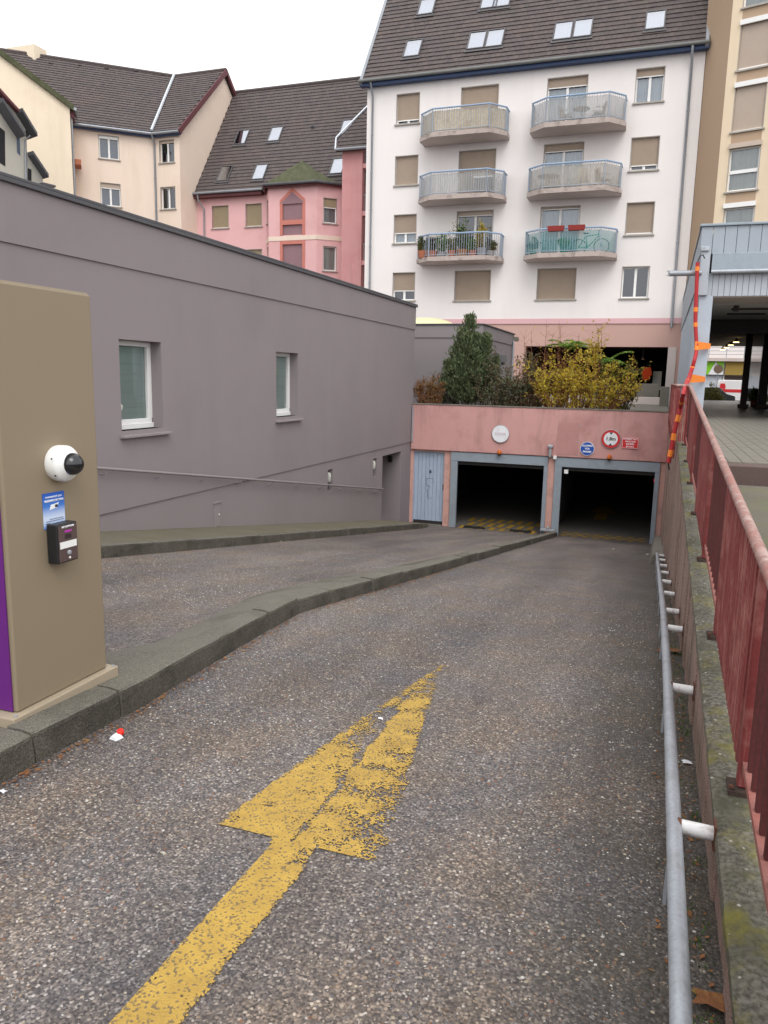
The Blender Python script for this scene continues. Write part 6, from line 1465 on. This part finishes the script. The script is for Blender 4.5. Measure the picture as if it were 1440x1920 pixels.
q.box(-11.57, -11.2, 37.40, 37.44, 7.6, 8.0, 'sign_blue'); tag(q.build('crate_panel', None), 'blue board leaning in the corner of the planted balcony', 'board')
tag(MB().lathe((-10.85, 36.9, 8.1), (0, 0, 1), [(.30, 0), (.34, .05), (.2, .16), (.02, .2)], 'sill', 14).build('parasol_cap', None), 'folded grey cover above the planted balcony rail', 'cover')
for x0, l in ((-5.35, 'red window box hung on the teal balcony rail by the glass door'), (-4.45, 'red window box hung on the teal balcony rail towards the bicycle')):
    t = thing('flower_box', (x0+.38, 36.41, 8.050), l, 'flower box'); MB().hexa([(x0+.03, 36.26, 8.150), (x0+.71, 36.26, 8.150), (x0+.71, 36.42, 8.150), (x0+.03, 36.42, 8.150), (x0, 36.22, 8.370), (x0+.74, 36.22, 8.370), (x0+.74, 36.44, 8.370), (x0, 36.44, 8.370)], 'red_box').build('trough', t, bevel=.01); MB().box(x0+.02, x0+.72, 36.24, 36.42, 8.350, 8.365, 'soil').build('soil', t)
    for dx in (.12, .6): MB().tube([(x0+dx, 36.44, 8.350), (x0+dx, 36.51, 8.330), (x0+dx, 36.51, 8.200)], .012, 'dark_metal', 5).build('hook', t)
# bicycle
bk = thing('bicycle', (-3.5, 37.35, 7.25), 'green bicycle leaning behind the teal balcony netting', 'bicycle'); bx, by, bz = -3.55, 37.3, 7.25
for x in (-.5, .5):
    n = 24; pts = [(bx+x+.33*math.cos(6.2832*i/n), by, bz+.34+.33*math.sin(6.2832*i/n)) for i in range(n+1)]; wv = MB().tube(pts, .02, 'tyre', 6).build('wheel', bk)
    q = MB(); [q.tube([(bx+x, by, bz+.34), (bx+x+.32*math.cos(6.2832*i/10), by, bz+.34+.32*math.sin(6.2832*i/10))], .004, 'galv', 3) for i in range(10)]; q.build('spokes', wv)
q = MB()
for a, c in (((-.5, .34), (-.12, .30)), ((-.5, .34), (-.2, .80)), ((-.12, .30), (-.2, .85)), ((-.12, .30), (.36, .80)), ((-.2, .80), (.36, .86)), ((.5, .34), (.34, .95))): q.tube([(bx+a[0], by, bz+a[1]), (bx+c[0], by, bz+c[1])], .022, 'bike_green', 6)
q.build('frame', bk); MB().tube([(bx+.34, by-.22, bz+1.02), (bx+.38, by, bz+.98), (bx+.34, by+.22, bz+1.02)], .014, 'dark_metal', 6).build('handlebar', bk); MB().hexa([(bx-.32, by-.06, bz+.9), (bx-.06, by-.02, bz+.9), (bx-.06, by+.02, bz+.9), (bx-.32, by+.06, bz+.9), (bx-.34, by-.08, bz+.95), (bx-.05, by-.03, bz+.94), (bx-.05, by+.03, bz+.94), (bx-.34, by+.08, bz+.95)], 'black_plastic').build('saddle', bk)
for x, m_, l in ((-6.1, 'leaf_green', 'leafy green pot plant at the wall end of the teal balcony'), (-4.7, 'leaf_bright', 'low light green plant in the middle of the teal balcony')):
    t = shrub('potted_plant', x, 37.3, 7.6, .5, .6, l, m_, 14, 40, (.07, .12), (.035, .06), cat='plant'); MB().lathe((x, 37.3, 7.255), (0, 0, 1), [(.12, 0), (.16, .22)], 'bike_green', 12).build('pot', t)

# ================================================================ LITTER
p = atR(218, 1385)
bt = thing('crushed_bottle', (p.x, p.y, road(p.y)), 'crushed clear plastic bottle with a red cap on the ramp', 'litter')
q = MB(); q.hexa([(p.x-.03, p.y-.02, road(p.y)+.001), (p.x+.022, p.y-.03, road(p.y)+.001), (p.x+.032, p.y+.02, road(p.y)+.001), (p.x-.012, p.y+.028, road(p.y)+.001), (p.x-.022, p.y-.01, road(p.y)+.015), (p.x+.016, p.y-.02, road(p.y)+.02), (p.x+.022, p.y+.014, road(p.y)+.012), (p.x-.006, p.y+.02, road(p.y)+.028)], 'paper'); q.build('body', bt, bevel=.004)
MB().lathe((p.x+.0, p.y+.034, road(p.y)+.012), (.2, -.5, .9), [(.016, 0), (.017, .006), (.017, .018), (.014, .021)], 'red_cap', 14).build('cap', bt, smooth=True)
def flat_leaf(name, px, py, s, mat, label, lift=0.0, cat='leaf', on=None):
    p = on if on is not None else atR(px, py); q = MB(); n = 9; pts = []
    a0 = random.random()*6.28
    for i in range(n):
        w = a0+6.2832*i/n; r = s*(.65+.45*(i % 2))*(.8+.4*random.random()); pts.append((p.x+r*math.cos(w), p.y+r*.7*math.sin(w), p.z+.004+random.random()*s*.25+lift))
    for i in range(n): q.poly([(p.x, p.y, p.z+.012+lift), pts[i], pts[(i+1) % n]], mat)
    tag(q.build(name, fix=False), label, cat)
flat_leaf('fallen_leaf', 1330, 1885, .055, 'leaf_brown', 'large brown fallen leaf under the guide rail', .01)
flat_leaf('fallen_leaf', 1255, 1224, .10, 'leaf_brown', 'tan dry leaf by the guide rail', .01)
flat_leaf('fallen_leaf', 1308, 1868, .02, 'hatch_yellow', 'small yellow leaf fragment by the guide rail', .005)
flat_leaf('paper_scrap', 1287, 1432, .03, 'paper', 'crumpled white paper scrap under the guide rail', .004, 'litter')
flat_leaf('paper_scrap', 5, 1487, .022, 'paper', 'white paper scrap near the kerb by the kiosk', .003, 'litter')
flat_leaf('paper_scrap', 714, 1351, .018, 'sticker_text', 'pale blue scrap lying on the painted arrow', .006, 'litter')
k_ = 0
scr = ['tiny white scrap on the pavement by the grey wall', 'tiny white scrap at the pavement kerb', 'tiny pale scrap on the ramp near the garage opening under the height sign', 'tiny pale scrap by the concrete kerb block']
for (px_, py_), l in zip(((684, 977), (526, 1016), (1150, 1030), (1214, 1040)), scr): flat_leaf('paper_scrap', px_, py_, .035, 'paper', l, .16 if py_ == 977 else .004, 'litter')
# dead leaves and grit gathered along the kerb and the wall foot
V = []; F = []
for i in range(1500):
    side = rng.random()
    if side < .45: y = 1.5+9*rng.random()**1.5; x = interp(KB, y)+.01+abs(rng.normal())*.035
    elif side < .8: y = 1.2+10*rng.random()**1.5; x = XR-.03-abs(rng.normal())*.07
    else: y = 7+14*rng.random(); x = interp([(4, -6.05), (21, -6.28)], y)+.02+abs(rng.normal())*.04
    s = .005+.012*rng.random()**2; a = rng.random()*6.28; z = road(y)+.004; i0 = len(V)
    for q in range(4): w = a+q*1.57; V.append((x+s*math.cos(w)*(1 if q % 2 else .5), y+s*math.sin(w)*(1 if q % 2 else .5), z+.006*rng.random()))
    F.append((i0, i0+1, i0+2, i0+3))
me = bpy.data.meshes.new('leaf_litter'); me.from_pydata(V, [], F); me.materials.append(MATS['leaf_brown']); o = bpy.data.objects.new('leaf_litter', me); COL.objects.link(o); o['kind'] = 'stuff'; o['label'] = 'dead leaves and grit gathered along kerb and wall foot'
# moss tufts on the wall top and weeds at its foot
def tufts(n, name, fn, ll, mat, label):
    P = []; D = []
    for i in range(n):
        p = fn()
        for j in range(7): P.append(np.array(p)+rng.normal(size=3)*[.018, .018, .001]); D.append(np.array([rng.normal()*.5, rng.normal()*.5, .8]))
    o = leaf_mesh(name, P, D, ll*(.5+rng.random(len(P))), ll*.35, mat, None); o['kind'] = 'stuff'; o['label'] = label
def f1():
    y = 1.2+10.5*rng.random()**1.6; return (XR+.05+.42*rng.random(), y, ledge(y))
def f2():
    y = 1.3+9*rng.random()**2; return (XR-.03-.03*rng.random(), y, road(y))
tufts(260, 'moss', f1, .010, 'leaf_moss', 'moss growing on top of the retaining wall')
tufts(70, 'weeds', f2, .018, 'leaf_green', 'small green weeds growing at the foot of the ribbed wall')
# purple banner behind the railing
q = MB(); q.box(.50, .506, .4, 2.15, .30, .92, 'purple'); q.box(.497, .4995, .6, 2.14, .18, .52, 'white_plastic'); o = q.build('banner', None); tag(o, 'purple and white banner fixed behind the red railing', 'banner')
